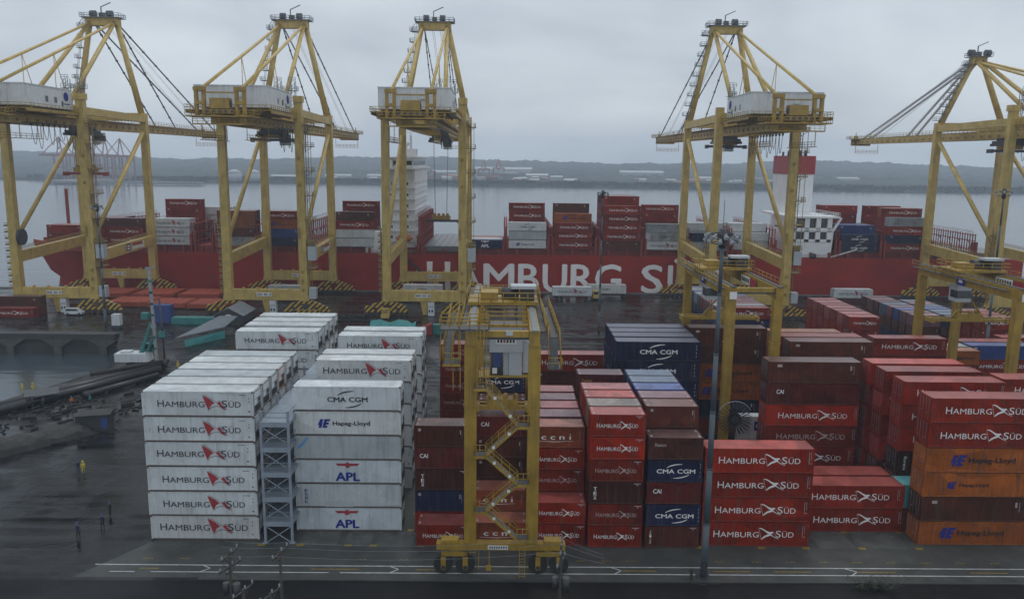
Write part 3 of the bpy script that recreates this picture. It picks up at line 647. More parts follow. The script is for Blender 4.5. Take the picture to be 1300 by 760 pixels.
# ------------------------------------------------------------------ ground, quay, water, far shore
gm = mat("wet_asphalt", (.013, .0135, .014), rough=.62, var=.55, scale=.12, wet=.17, bump=.14, bscale=1.2, spec=.19)
def ground_mat():
    m = gm; t = m.node_tree; b = t.nodes["Principled BSDF"]; L = t.links.new
    old = b.inputs["Base Color"].links[0].from_socket
    co = N(t, "ShaderNodeTexCoord")
    # concrete slab joints, faint
    br = N(t, "ShaderNodeTexBrick"); br.inputs["Scale"].default_value = .16; br.inputs["Mortar Size"].default_value = .006
    br.inputs["Color1"].default_value = (1, 1, 1, 1); br.inputs["Color2"].default_value = (.80, .80, .80, 1); br.inputs["Mortar"].default_value = (.45, .45, .45, 1)
    L(co.outputs["Object"], br.inputs["Vector"])
    mm = N(t, "ShaderNodeMixRGB", blend_type='MULTIPLY'); mm.inputs[0].default_value = 1
    L(old, mm.inputs[1]); L(br.outputs[0], mm.inputs[2]); L(mm.outputs[0], b.inputs["Base Color"])
ground_mat()
def tracks(m, amt):
    t = m.node_tree; b = t.nodes["Principled BSDF"]; L = t.links.new; co = N(t, "ShaderNodeTexCoord"); mp = N(t, "ShaderNodeMapping"); mp.inputs["Scale"].default_value = (.012, .55, 1); L(co.outputs["Object"], mp.inputs[0])
    n = N(t, "ShaderNodeTexNoise"); n.inputs["Scale"].default_value = 1; n.inputs["Detail"].default_value = 5; n.inputs["Roughness"].default_value = .6; L(mp.outputs[0], n.inputs["Vector"])
    r = N(t, "ShaderNodeMapRange"); r.inputs[1].default_value = .38; r.inputs[2].default_value = .62; r.inputs[3].default_value = 1-amt; r.inputs[4].default_value = 1+amt*.9; L(n.outputs["Fac"], r.inputs[0])
    old = b.inputs["Base Color"].links[0].from_socket; v = N(t, "ShaderNodeVectorMath", operation='SCALE'); L(old, v.inputs[0]); L(r.outputs[0], v.inputs["Scale"]); L(v.outputs[0], b.inputs["Base Color"])
    ro = b.inputs["Roughness"].links[0].from_socket; mm = N(t, "ShaderNodeMath", operation='MULTIPLY'); L(ro, mm.inputs[0]); L(r.outputs[0], mm.inputs[1]); L(mm.outputs[0], b.inputs["Roughness"])
tracks(gm, .55)
sea_m = bpy.data.materials.new("sea_water"); sea_m.use_nodes = True
t = sea_m.node_tree; b = t.nodes["Principled BSDF"]; b.inputs["Base Color"].default_value = (.045, .060, .072, 1); b.inputs["Roughness"].default_value = .16
b.inputs["IOR"].default_value = 1.33
co = N(t, "ShaderNodeTexCoord"); mp = N(t, "ShaderNodeMapping"); mp.inputs["Scale"].default_value = (.05, .16, .1); t.links.new(co.outputs["Object"], mp.inputs[0])
nz = N(t, "ShaderNodeTexNoise"); nz.inputs["Scale"].default_value = 1.0; nz.inputs["Detail"].default_value = 5; t.links.new(mp.outputs[0], nz.inputs["Vector"])
bp = N(t, "ShaderNodeBump"); bp.inputs["Strength"].default_value = .35; bp.inputs["Distance"].default_value = .8; t.links.new(nz.outputs["Fac"], bp.inputs["Height"]); t.links.new(bp.outputs[0], b.inputs["Normal"])
s_ = MB(); s_.face([(-3200, 40, -5), (3200, 40, -5), (3200, 4100, -5), (-3200, 4100, -5)]); kind(s_.build("sea_water", sea_m), "structure")

notch = [(-460, 192), (-93, 190.5), (-88, 178), (-80, 164), (-83, 150), (-88, 136), (-130, 122), (-460, 60)]

def slab(poly_, z0, z1, name, m):
    bm = bmesh.new(); top = [bm.verts.new((x, y, z1)) for x, y in poly_]
    f = bm.faces.new(top); bmesh.ops.triangulate(bm, faces=[f])
    n = len(poly_); low = [bm.verts.new((x, y, z0)) for x, y in poly_]
    for i in range(n): bm.faces.new((top[i], top[(i+1) % n], low[(i+1) % n], low[i]))
    bmesh.ops.recalc_face_normals(bm, faces=bm.faces)
    me = bpy.data.meshes.new(name); bm.to_mesh(me); bm.free(); me.materials.append(m)
    o = bpy.data.objects.new(name, me); C.objects.link(o); return o
g_ = MB(); nb = [(-460, 60), (-130, 122), (-88, 136), (-83, 150), (-80, 164), (-88, 178), (-93, 190.5), (-460, 192)]
g_.face([(-460, 20, 0), (460, 20, 0), (460, 60, 0), (-460, 60, 0)]); g_.face([(-460, 192, 0), (460, 192, 0), (460, 257, 0), (-460, 257, 0)])
for (xa, ya), (xb, yb) in zip(nb[:-1], nb[1:]):
    g_.face([(xa, ya, 0), (460, ya, 0), (460, yb, 0), (xb, yb, 0)]); g_.face([(xa, ya, 0), (xb, yb, 0), (xb, yb, -9), (xa, ya, -9)], 1)
g_.face([(-460, 257, 0), (460, 257, 0), (460, 257, -9), (-460, 257, -9)], 1)
kind(g_.build("ground", [gm, M['conc_dark']]), "structure")
b_ = MB(); b_.box(-460, 189.6, -1.4, -94, 192.6, .02); kind(b_.build("quay_edge", M['conc_dark']), "structure")
b_ = MB(); b_.box(-460, 191.2, -8, -94, 191.9, -1.3); kind(b_.build("quay_shade_wall", M['black']), "structure")  # black backing paints the shade in the openings under the wharf deck
b_ = MB(); b_.box(-460, 256.2, -.3, 460, 257.15, .35); kind(b_.build("quay_kerb", M['concrete']), "structure")
M['pilec'] = mat('pile_concrete', (.085, .08, .07), .7, var=.4, streak=.5)
for i, x in enumerate([-97, -108, -119.5, -131, -142.5, -154]):
    m_ = MB(); m_.bar((0, 0, -9), (0, 0, -3.2), 1.7, 1.2); m_.hexa([(-.9, -.6, -3.2), (.9, -.6, -3.2), (.9, .6, -3.2), (-.9, .6, -3.2)], [(-3.6, -.6, -1.4), (3.6, -.6, -1.4), (3.6, .6, -1.4), (-3.6, .6, -1.4)])
    tag(m_.build("wharf_pile", M['pilec'], loc=(x, 190.2, 0)), ["dark concrete wharf pile nearest the drilling rig", "dark wharf pile under the grey lamp mast", "third dark wharf pile along the quay edge", "fourth dark wharf pile along the quay edge", "fifth dark wharf pile below parked red container", "last dark wharf pile at frame edge"][i], "pile", "piles under the old wharf")
# road along the near fence line, darker and lower-lying
road_m = mat("road_asphalt", (.007, .007, .0075), rough=.7, var=.3, scale=.3, wet=.45, spec=.15)
b_ = MB(); b_.face([(-460, 30, .008), (460, 30, .008), (460, 75.7, .008), (-460, 75.7, .008)]); kind(b_.build("road", road_m), "structure")
b_ = MB(); b_.box(-31, 75.7, 0, 460, 76.05, .14); kind(b_.build("road_kerb", M['conc_dark']), "structure")
# concrete pads in the stacking lanes
pad = mat("concrete_pad", (.068, .069, .064), rough=.65, var=.35, scale=.4, wet=.4, spec=.2)
b_ = MB(); b_.face([(-44, 76.3, .004), (120, 76.3, .004), (120, 104, .004), (-27, 104, .004)]); kind(b_.build("concrete_pad", pad), "structure")
pad2 = mat("worn_concrete", (.095, .096, .088), rough=.65, spec=.2, var=.4, scale=.5, wet=.25)
for i, (xa, xb) in enumerate(((-22.6, -18.4), (-17.6, -14.6), (-14.0, -9.9), (36.0, 40.2), (40.8, 46.2))):
    b_ = MB(); b_.face([(xa, 83.4, .008), (xb, 83.4, .008), (xb-.1, 87.6, .008), (xa-.1, 87.6, .008)]); kind(b_.build("pavement_panel", pad2), "structure")
# painted lines
wl = mat("road_marking_white", (.46, .47, .46), .5, var=.35, scale=1.2); yl = mat("road_marking_yellow", (.27, .18, .02), .5, var=.5, scale=2)
b_ = MB()
def line(x0, y0, x1, y1, w, z=.008):
    d = Vector((x1-x0, y1-y0, 0)).normalized(); n = Vector((-d.y, d.x, 0))*w/2
    b_.face([(x0+n.x, y0+n.y, z), (x1+n.x, y1+n.y, z), (x1-n.x, y1-n.y, z), (x0-n.x, y0-n.y, z)])
line(-43, 78.9, -20, 78.85, .17); line(-20, 78.85, 60, 79.0, .17)
line(-40.8, 77.45, -38.2, 77.45, .15); line(-36.5, 77.45, -18, 77.45, .15); line(-16.8, 77.45, 60, 77.45, .17)
for x in (-31.6, -11.8, 11.8, 36.9):
    line(x, 78.85, x+1.0, 78.2, .14, .012); line(x+1.0, 78.2, x+.2, 77.5, .14, .012)
kind(b_.build("road_marking", wl), "structure")
b_ = MB()
for x in [-38.5, -34.6, -30.6, -24.5, -15.5, -11, -7, 8.2, 10.9, 13.6, 23.2, 27.3, 31, 34.6, 38.3, 42, 45.8, 49.6, 53.4]:
    for k in range(4): line(x+.28*k, 80.1+(k % 2)*.25, x+.28*k+.2, 80.35-(k % 2)*.2, .10)
for x0, x1 in ((-38, -36), (-20, -15), (-9, -5.5), (12.9, 16.5), (22.5, 26.5), (29, 33), (38, 42), (50, 54)): line(x0, 78.15, x1, 78.15, .16)
for x in (-27.2, -22.9, -14.7, -9.4, -17.5, 34.0, 21.9, 40.4, 46.9, 29): 
    b_.face([(x, 83.2, .012), (x+.8, 83.2, .012), (x+.8, 83.7, .012), (x, 83.7, .012)])
for x in (-10.9, -10.7, -10.5, -10.4, 40.0, 46.5):
    y = 87.0+ (x+10.9)*22 if x < 0 else 87.2
    b_.face([(x, y, .012), (x+.7, y, .012), (x+.7, y+.5, .012), (x, y+.5, .012)])
kind(b_.build("yard_marking", yl), "structure")
# apron lanes by the ship
b_ = MB()
for y in (224, 231.5, 239, 246): line(-150, y, 200, y, .22)
kind(b_.build("quay_marking", mat("worn_lane_paint", (.16, .15, .11), .4, var=.6, scale=.3)), "structure")
rm = mat("rail_steel", (.10, .09, .085), .35, metal=.8)
for y in (217, 254):
    b_ = MB(); b_.box(-200, y-.07, 0, 220, y+.07, .05); kind(b_.build("crane_rail_track", rm), "structure")

# far shore
from mathutils import noise as mnoise
shore_m = mat("far_woods", (.034, .048, .042), .9, var=.75, scale=.014, spec=.1, rust=.5, rustcol=(.12, .12, .11))
def hill_h(x, y):
    s = 1462 - .085*x + 26*mnoise.noise(Vector((x*.004, 3.1, 0)))
    if x < -560: s -= 20
    d = y-s
    if d < 0: return -6
    flat = 1.5+min(d, 60)*.03
    ramp = max(0, min(1, (d-420)/1500)); ramp = ramp*ramp*(3-2*ramp)
    h = flat+ramp*(38-.004*x+22*mnoise.noise(Vector((x*.0016, y*.0011, 1.7)))+9*mnoise.noise(Vector((x*.006, y*.004, 9))))
    tree = max(0, min(1, (d-300)/250))
    h += tree*9*abs(mnoise.noise(Vector((x*.022, y*.012, 4))))+tree*7*abs(mnoise.noise(Vector((x*.06, y*.03, 5))))+tree*4*abs(mnoise.noise(Vector((x*.16, y*.08, 6))))
    if d < 300: h += max(0, min(1, (d-12)/30))*(3.0*abs(mnoise.noise(Vector((x*.05, y*.04, 2))))*(1 if mnoise.noise(Vector((x*.006, y*.01, 8))) > -.15 else .15))
    return h
vs, fs = [], []; NX = 420; ys = [1380+9*i for i in range(26)]+[1614+26*i for i in range(60)]
for j, y in enumerate(ys):
    hw = y*.78
    for i in range(NX+1):
        x = -hw+2*hw*i/NX; vs.append((x, y, hill_h(x, y)-3+1.2))
for j in range(len(ys)-1):
    for i in range(NX):
        a = j*(NX+1)+i; fs.append((a, a+1, a+NX+2, a+NX+1))
me = bpy.data.meshes.new("far_hills"); me.from_pydata(vs, [], fs); me.update(); me.materials.append(shore_m)
o = bpy.data.objects.new("far_hills", me); C.objects.link(o); kind(o, "structure")
mg = MB(); rn_ = random.Random(3)
for k in range(1500):                          # the mangrove fringe along the far waterline, one mass
    x = -900+1900*k/1500; s0 = 1462 - .085*x + 26*mnoise.noise(Vector((x*.004, 3.1, 0))) - (20 if x < -560 else 0)
    if mnoise.noise(Vector((x*.012, 5, 0))) < -.38: continue
    hh = 5.5+4*rn_.random()+3*mnoise.noise(Vector((x*.02, 1, 0))); w = 3+3*rn_.random(); d = rn_.random()*22
    mg.hexa([(x-w, s0+d, -3), (x+w, s0+d, -3), (x+w, s0+d+8, -3), (x-w, s0+d+8, -3)], [(x-w*.5, s0+d+1, hh-3), (x+w*.4, s0+d+2, hh-3.5), (x+w*.5, s0+d+6, hh-3), (x-w*.4, s0+d+5, hh-3.4)])
o = mg.build("mangrove_fringe", mat("far_mangrove", (.022, .032, .026), .9, var=.6, scale=.05, spec=.1)); kind(o, "stuff")

# the wet air over the bay
hz = bpy.data.materials.new("haze"); hz.use_nodes = True; t = hz.node_tree; t.nodes.remove(t.nodes["Principled BSDF"])
pv = N(t, "ShaderNodeVolumePrincipled"); pv.inputs["Color"].default_value = (.80, .89, 1.0, 1); pv.inputs["Density"].default_value = .00026; pv.inputs["Anisotropy"].default_value = .2
t.links.new(pv.outputs[0], t.nodes["Material Output"].inputs["Volume"])
b_ = MB(); b_.box(-3300, -60, -10.5, 3300, 4200, 150); kind(b_.build("haze", hz), "stuff")

# ------------------------------------------------------------------ far buildings, pier, red cranes, buoys
def shed(x, y, z, w, d, h, m, label, cat="building", roof=None):
    b = thing("warehouse" if cat == "building" else "tank", label, cat, (x, y, z), group="sheds on the far shore")
    a = MB(); a.box(-w/2, 0, -2, w/2, d, h); a.build('wall', m, b)
    r = MB(); r.hexa([(-w/2-1, -1, h), (w/2+1, -1, h), (w/2+1, d+1, h), (-w/2-1, d+1, h)], [(-w/2-1, d*.5-.3, h+d*.16), (w/2+1, d*.5-.3, h+d*.16), (w/2+1, d*.5+.3, h+d*.16), (-w/2-1, d*.5+.3, h+d*.16)])
    r.build('roof', roof or m, b)
fw_ = mat("far_white_roof", (.36, .38, .39), .6); fg_ = mat("far_grey_wall", (.16, .17, .18), .7); fr_ = mat("far_rust_roof", (.26, .12, .09), .7)
far_list = [(-2, 2150, 150, 34, 9, fw_, "long white warehouse roof across the bay"), (70, 1720, 46, 24, 9, fw_, "square white shed right of the far long warehouse"), (12, 1620, 30, 20, 14, fg_, "tall grey block on the far shore"),
 (350, 2050, 110, 30, 8, fw_, "second long white roof further along the far shore"), (455, 1800, 55, 20, 6, fw_, "low white shed at the end of the far wharf"), (110, 1700, 25, 18, 6, fw_, "small white shed by the far waterline"),
 (-30, 1650, 34, 20, 7, fr_, "rust-roofed shed below the far warehouse"), (-95, 1640, 40, 22, 8, fr_, "rust-roofed shed behind the ship's deckhouse"), (-185, 1650, 36, 22, 7, fr_, "brown shed across the bay left of deckhouse"),
 (-260, 1660, 44, 22, 6, fw_, "low white shed between the second and third cranes"), (-330, 1600, 50, 20, 6, fw_, "white shed near the far pier tanks"), (-420, 1560, 60, 18, 5, fw_, "pale shed behind the far pier end"),
 (-150, 2000, 60, 26, 8, fw_, "white roof among trees across the bay"), (560, 1760, 36, 18, 6, fg_, "grey hut on the far right shore"), (690, 1900, 70, 22, 6, fw_, "pale roofs on the right far bank"), (815, 1900, 50, 20, 6, fw_, "last pale roof on the right far bank")]
hs_ = random.Random(21)
for k in range(46):
    x = hs_.choice([hs_.uniform(-560, 160), hs_.uniform(-260, 130), hs_.uniform(220, 560)]); y = 1500-.085*x+hs_.uniform(30, 300)
    if abs(hill_h(x, y)) > 20: continue
    b = thing("house", "one of the small pale buildings scattered along the far waterfront", "building", (x, y, hill_h(x, y)-2.4), hs_.uniform(-.3, .3), "small buildings across the bay")
    w, d, h = hs_.uniform(5, 13), hs_.uniform(6, 12), hs_.uniform(2.5, 6)
    a = MB(); a.box(-w, -d, -3, w, d, h); a.build('wall', hs_.choice([fw_, fg_, fr_]), b)
    a = MB(); a.hexa([(-w-.5, -d-.5, h), (w+.5, -d-.5, h), (w+.5, d+.5, h), (-w-.5, d+.5, h)], [(-w-.5, -.2, h+2), (w+.5, -.2, h+2), (w+.5, .2, h+2), (-w-.5, .2, h+2)]); a.build('roof', hs_.choice([fw_, fw_, fr_]), b)
for (x, y, w, d, h, m, lab) in far_list: shed(x, y, hill_h(x, y)-2.2, w, d, h, m, lab)
for i, (x, y) in enumerate(((-500, 1500), (-468, 1510))):
    tk = thing("storage_tank", ["white domed tank left on the far pier", "white domed tank right on the far pier"][i], "tank", (x, y, 0), group="tanks on the far pier")
    a = MB(); a.lathe([(13, -2), (13, 13)], n=20); a.build('shell', fw_, tk); a = MB(); a.lathe([(13.2, 13), (10, 16.5), (5, 19), (.3, 20)], n=20); a.build('dome', fw_, tk)
pier = MB(); pier.box(-760, 1330, -3, -500, 1352, .4); pier.box(-760, 1352, -3, -700, 1500, .4)
for k in range(26): pier.box(-756+10*k, 1329, -4, -753+10*k, 1330, -.5)
tag(pier.build("pier", fg_), "long grey pier reaching out from the far left shore", "pier")
redc = mat("far_red_crane", (.24, .09, .085), .6)
def far_crane(x, y, s, label):
    c = thing("ship_to_shore_crane", label, "crane", (x, y, 0), group="red cranes across the bay")
    a = MB()
    for dx in (-11, 11):
        for dy in (0, 28): a.bar((dx, dy, -2), (dx, dy, 44*s), 2.2)
    a.bar((-11, 0, 20*s), (11, 0, 20*s), 2); a.bar((-11, 0, 42*s), (-11, 28, 42*s), 1.6); a.bar((11, 0, 42*s), (11, 28, 42*s), 1.6); a.bar((-11, 0, 43*s), (11, 0, 43*s), 2.2); a.bar((-11, 28, 43*s), (11, 28, 43*s), 2.2); a.build('frame', redc, c)
    a = MB(); a.bar((0, -62, 42*s), (0, 50, 42*s), 4, 4); a.build('boom', redc, c)
    a = MB(); a.bar((-5, 0, 44*s), (0, 0, 74*s), 1.6); a.bar((5, 0, 44*s), (0, 0, 74*s), 1.6); a.bar((0, 0, 74*s), (0, -55, 44*s), 1.2); a.bar((0, 0, 74*s), (0, 46, 44*s), 1.2); a.build('apex_frame', redc, c)
for i, (x, y, s) in enumerate(((-800, 1465, 1.0), (-772, 1465, 1.0), (-744, 1462, 1.0), (-716, 1460, 1.0), (-688, 1458, .98))):
    far_crane(x, y, s, ["first of five red cranes on the far pier", "second of five red cranes on the far pier", "middle one of five red cranes on the far pier", "fourth of five red cranes on the far pier", "last of five red cranes on the far pier"][i])
for i, (x, y, s) in enumerate(((-230, 1600, .42), (-150, 1600, .42), (-42, 1640, .55), (-12, 1640, .6))):
    far_crane(x, y, s, ["small red crane across the bay behind the deckhouse", "small orange-red crane between deckhouse and third crane", "small red crane left of the far warehouse", "taller small red crane before the far warehouse"][i])
for i, (x, y) in enumerate(((-342, 780), (-163, 560))):
    by = thing("channel_buoy", ["dark channel buoy beyond the first quay crane", "small beacon buoy beyond the second quay crane"][i], "buoy", (x, y, -3), group="buoys in the bay")
    a = MB(); a.lathe([(1.6, -.5), (1.8, .9), (.8, 1.2)], n=12); a.build('float', M['dgrey'], by)
    a = MB(); a.bar((-.7, 0, 1), (0, 0, 6.5), .16); a.bar((.7, 0, 1), (0, 0, 6.5), .16); a.bar((0, .6, 1), (0, 0, 6.5), .16); a.box(-.5, -.5, 5.6, .5, .5, 7.4); a.build('tower', M['dgrey'], by)

# ------------------------------------------------------------------ the container ship
ship = thing("container_ship", "long dark red container ship moored along the quay", "ship", (0, 258, -3))
YC = 24.2                                     # centreline, from the near side
def half(x, z):
    """half beam at x, z (z above water)"""
    B = 24.2
    if x < -100:
        stem = -159.5 - (z-3.2)*.52 if z > 3.2 else -157.6 - (3.2-z)*.2
        u = (x-stem)/(-100-stem)
        if u <= 0: return 0.
        e = .62 + .28*max(0, 1-z/16.)
        return B*min(1, math.sin(min(1, u)*math.pi/2)**e)
    if x > 140: return B*(1-.10*((x-140)/32)**2)
    return B
zs = [-3.5, .6, 3.2, 5.5, 8, 10.5, 13, 15.2]
xs = [-168, -166, -164, -162, -160, -158.5, -157, -155, -152, -148, -143, -137, -130, -122, -112, -100, -60, -20, 20, 60, 100, 140, 156, 172]
hull = MB()
def hull_pt(x, z, side): return (x, YC - side*half(x, z), z)
grid = {}
for side in (1, -1):
    for i, x in enumerate(xs):
        for j, z in enumerate(zs):
            xx = x
            stem = -159.5 - (z-3.2)*.52 if z > 3.2 else -157.6 - (3.2-z)*.2
            if x < stem: xx = stem
            grid[(side, i, j)] = len(hull.v); hull.v.append(hull_pt(max(xx, stem), z, side))
    for i in range(len(xs)-1):
        for j in range(len(zs)-1):
            hull.f.append((grid[(side, i, j)], grid[(side, i+1, j)], grid[(side, i+1, j+1)], grid[(side, i, j+1)])); hull.m.append(1 if j == 0 else 0); hull.sm.add(len(hull.f)-1)
n_ = len(xs)
hull.f.append(tuple([grid[(1, n_-1, j)] for j in range(len(zs))]+[grid[(-1, n_-1, j)] for j in reversed(range(len(zs)))])); hull.m.append(0)
hull.build('hull', [M['shipred'], M['boot']], ship)
dk = MB()
top = [hull_pt(x, 15.0, 1) for x in xs if x >= -164]; bot = [hull_pt(x, 15.0, -1) for x in xs if x >= -164]
for a, b_, c_, d_ in zip(top[:-1], top[1:], bot[1:], bot[:-1]): dk.face([a, b_, c_, d_])
dk.build('deck', M['deck'], ship)
cm = MB()                                      # hatch coaming and the posts along the side
cm.box(-146, .5, 15.0, 160, .9, 15.4)
for x in range(-128, 158, 6):
    cm.box(x, .02, 14.6, x+.7, .9, 17.1)
cm.box(-146, 2.4, 15.0, 140, 46, 17.1)
cm.build('coaming', M['shipfit'], ship)
rl = MB(); rl.rail([(-128, .15, 15.2), (160, .15, 15.2)], h=1.1, r=.05, step=3); rl.build('railing', M['shipfit'], ship)
# bulwark and fittings at the bow
for side in (1, -1):
    bw = MB()
    P_ = [hull_pt(x, 15.2, side) for x in xs if -164 <= x <= -130]
    for a, b_ in zip(P_[:-1], P_[1:]): bw.hexa([a, b_, (b_[0], b_[1]+.3*side, b_[2]), (a[0], a[1]+.3*side, a[2])], [(a[0], a[1], a[2]+1.5), (b_[0], b_[1], b_[2]+1.5), (b_[0], b_[1]+.3*side, b_[2]+1.5), (a[0], a[1]+.3*side, a[2]+1.5)])
    bw.build('bulwark', M['shipred'], ship)
bx = MB(); bx.box(-157, YC-6, 15, -150, YC+6, 19.5); bx.box(-153.4, YC-.4, 19, -152.6, YC+.4, 34); bx.box(-149.5, YC-15, 15, -148.7, YC+15, 22); bx.build('breakwater', M['shipfit'], ship)
# hatch covers (grey where a bay stands empty)
for x0, x1 in ((-26.0, -12.6),):
    h_ = MB(); h_.box(x0, 1.2, 16.0, x1, 46, 17.6); h_.box(x0+.4, 1.5, 17.6, x1-.4, 45.5, 17.75)
    for k in range(6): h_.box(x0+.6+k*2.2, 1.6, 17.75, x0+.75+k*2.2, 45, 17.9)
    h_.build('hatch_cover', M['hatch'], ship)
for x0, x1 in ((140.5, 153), (154.5, 167)):
    h_ = MB(); h_.box(x0, 1.2, 16.0, x1, 46, 17.3); h_.build('hatch_cover', M['hatch'], ship)
# lashing bridges between the bays
def lashing(x, h=10.0):
    l = MB()
    for y in [1.0+2.95*k for k in range(16)]:
        l.box(x-.55, y-.14, 15.4, x-.30, y+.14, 16+h); l.box(x+.30, y-.14, 15.4, x+.55, y+.14, 16+h)
    for z in (18.6, 21.4, 16+h-.3):
        if z <= 16+h: l.box(x-.6, .8, z-.16, x+.6, 45.6, z)
    for k in range(15):
        if k % 2 == 0: l.bar((x, 1.0+2.95*k, 16), (x, 1.0+2.95*(k+1), 21.2), .16)
    l.rail([(x-.6, .8, 16+h), (x-.6, 45.6, 16+h)], h=1.0, r=.05, step=3)
    l.box(x-1.0, .15, 15.0, x-.3, .9, 21.0); l.box(x+.3, .15, 15.0, x+1.0, .9, 21.0)
    l.build('lashing_bridge', M['shipfit'], ship)
for x in (-130.6, -115.3, -100.5, -93.6, -79.5, -65.4, -56.0, -27.2, 0.6, 15.2, 30.6, 45.5, 59.8, 73.8, 88.0, 109.0, 123.8, 139.0, 153.8): lashing(x, 7.6 if x > 135 else (11.5 if x == -27.2 else 8.6))
# deckhouse
dh = MB(); x0, x1 = -38.6, -29.0
dh.box(x0, 3.0, 15, x1, 45.4, 42.4)
for z in (19.0, 22.4, 25.8, 29.2, 32.6, 36.2): dh.box(x0-1.2, 1.9, z, x1+.35, 46.5, z+.2)
for z in (42.4,): dh.box(x0-.6, -1.2, z, x1+.8, 49.6, z+.35)
dh.box(x0+.5, 4, 42.75, x1-.6, 44.4, 46.0); dh.box(x0, -1.2, 42.75, x0+2.6, 4, 45.4); dh.box(x0, 44.4, 42.75, x0+2.6, 49.6, 45.4); dh.box(x0-.1, 2, 46.0, x1, 46.4, 46.3)
dh.bar((x0+1.3, -1.0, 42.6), (x0+1.5, 3.2, 35.5), 1.4, .5)
dh.box(x0+4, YC-3, 46.3, x0+8, YC+3, 49.0); dh.tube((x0+6, YC, 48.8), (x0+6, YC, 56.5), .5, .22, m=0); dh.bar((x0+6, YC-3, 53.2), (x0+6, YC+3, 53.2), .3); dh.bar((x0+3.5, YC, 54.8), (x0+8.5, YC, 54.8), .25)
dh.tube((x0+5, YC-5, 46.1), (x0+5, YC-5, 49.6), .3); dh.lathe([(.2, 0), (1.0, .5), (1.1, 1.3), (.5, 2.0), (.05, 2.2)], (x0+5, YC-5, 49.6), n=12)
d_ = dh.build('deckhouse', M['shipwhite'], ship)
def win(a, b):
    w_ = MB(); w_.box(*a, *b); w_.build('window', M['glass'], d_)
for z in (19.9, 23.3, 26.7, 30.1, 33.6, 37.2):
    for k in range(2): win((x0+1.4+5.2*k, 2.93, z), (x0+2.3+5.2*k, 3.02, z+.95))
    for k in range(8): win((x1-.03, 5.6+5.0*k, z+.2), (x1+.05, 6.3+5.0*k, z+.9))
wn = MB(); wn.box(x0+1.0, 3.9, 43.6, x1-1.0, 4.03, 45.0)
wn.build('window', M['glass'], d_)
wn = MB(); wn.box(x1-.63, 5, 43.6, x1-.52, 43.5, 45.2); wn.build('window', M['glass'], d_)
for z in (15.2, 19.2, 22.6, 26.0, 29.4, 32.8, 36.4):
    rr = MB(); rr.rail([(x0-1.1, 1.95, z), (x1+.3, 1.95, z)], h=1.05, r=.045, step=1.6); rr.build('railing', M['shipwhite'], d_)
lb = MB(); lb.lathe([(.1, 0), (1.1, .5), (1.35, 1.2), (1.1, 2.0), (.1, 2.6)], (0, 0, 0), n=12)
o = lb.build('lifeboat', M['orange'], ship, (x0+3.4, 1.2, 20.2)); o.rotation_euler = (0, R(90), 0); o.scale = (1, 1, 2.2)
bx = MB(); bx.box(x0-6.4, 1.2, 15, x0-1.6, 10, 22); bx.build('casing', M['shipwhite'], ship)
# funnel casing
fn = MB(); fx0, fx1 = 97.0, 106.2
fn.box(fx0, 18, 15, fx1, 32, 42.0)
fo = fn.build('funnel_casing', M['shipwhite'], ship)
ft = MB(); ft.box(fx0-.25, 17.75, 42.0, fx1+.25, 32.25, 48.2); ft.build('funnel', mat("funnel_red", (.36, .035, .04), .5), ship)
ft = MB()
for k in range(4): ft.tube((fx0+1.6+1.9*k, 22, 48), (fx0+1.6+1.9*k, 22, 50), .5); ft.tube((fx0+1.6+1.9*k, 28, 48), (fx0+1.6+1.9*k, 28, 49.6), .4)
ft.build('exhaust_pipe', M['dgrey'], fo)
# engine house with open galleries on the quay side
eh = MB(); ex0, ex1 = 93.6, 107.4
eh.box(ex0, .6, 15, ex1-1.2, 16, 20.5); eh.box(ex0-1, .1, 28.2, ex1+1.6, 30, 28.8); eh.box(ex0, .3, 24.2, ex1, 17, 24.7)
for x in (ex0, ex0+4.2, ex0+7.9, ex0+11.6): eh.box(x, .4, 20.5, x+1.5, 1.2, 28.3)
eh.box(ex0, .4, 20.5, ex1-.8, 1.2, 21.3); eh.box(ex0, .4, 23.8, ex1-.8, 1.2, 25.0); eh.box(ex0, 6, 20.5, ex1-1.5, 17, 28.2)
eh.hexa([(ex1-1.5, .5, 15), (ex1-.6, .5, 15), (ex1-.6, 1.1, 15), (ex1-1.5, 1.1, 15)], [(ex1-.9, .5, 24), (ex1, .5, 24), (ex1, 1.1, 24), (ex1-.9, 1.1, 24)])
eh.bar((ex1-.6, .8, 23.5), (ex1+2.2, .8, 28.4), .7)
eh.rail([(ex0-1, .2, 28.8), (ex1+1.6, .2, 28.8)], h=1.1, r=.06, step=1.2); eh.rail([(ex1+1.6, .2, 28.8), (ex1+1.6, 29, 28.8)], h=1.1, r=.06, step=1.4)
e_ = eh.build('engine_house', M['shipwhite'], ship)
for x in (ex0+1.5, ex0+5.7, ex0+9.4):
    for z in (21.3, 25.0):
        w_ = MB(); w_.box(x-.05, 1.3, z-.05, x+(2.75 if x < ex0+2 else 2.25), 1.36, z+(2.55 if z < 24 else 3.25)); w_.build('window', M['glass'], e_)  # dark panes stand in for the shaded depth of the open galleries
for x in (ex0+1.5, ex0+7.5):
    w_ = MB(); w_.lathe([(.5, -1), (.9, -.9), (.9, .9), (.5, 1)], n=12); o = w_.build('winch', M['dgrey'], ship, (x, .5, 15.8)); o.rotation_euler = (0, R(90), 0)
cr = MB(); cr.bar((ex1-.5, .3, 15.6), (ex1+8, .3, 18.2), .35); cr.build('provision_crane', M['sign'], ship)
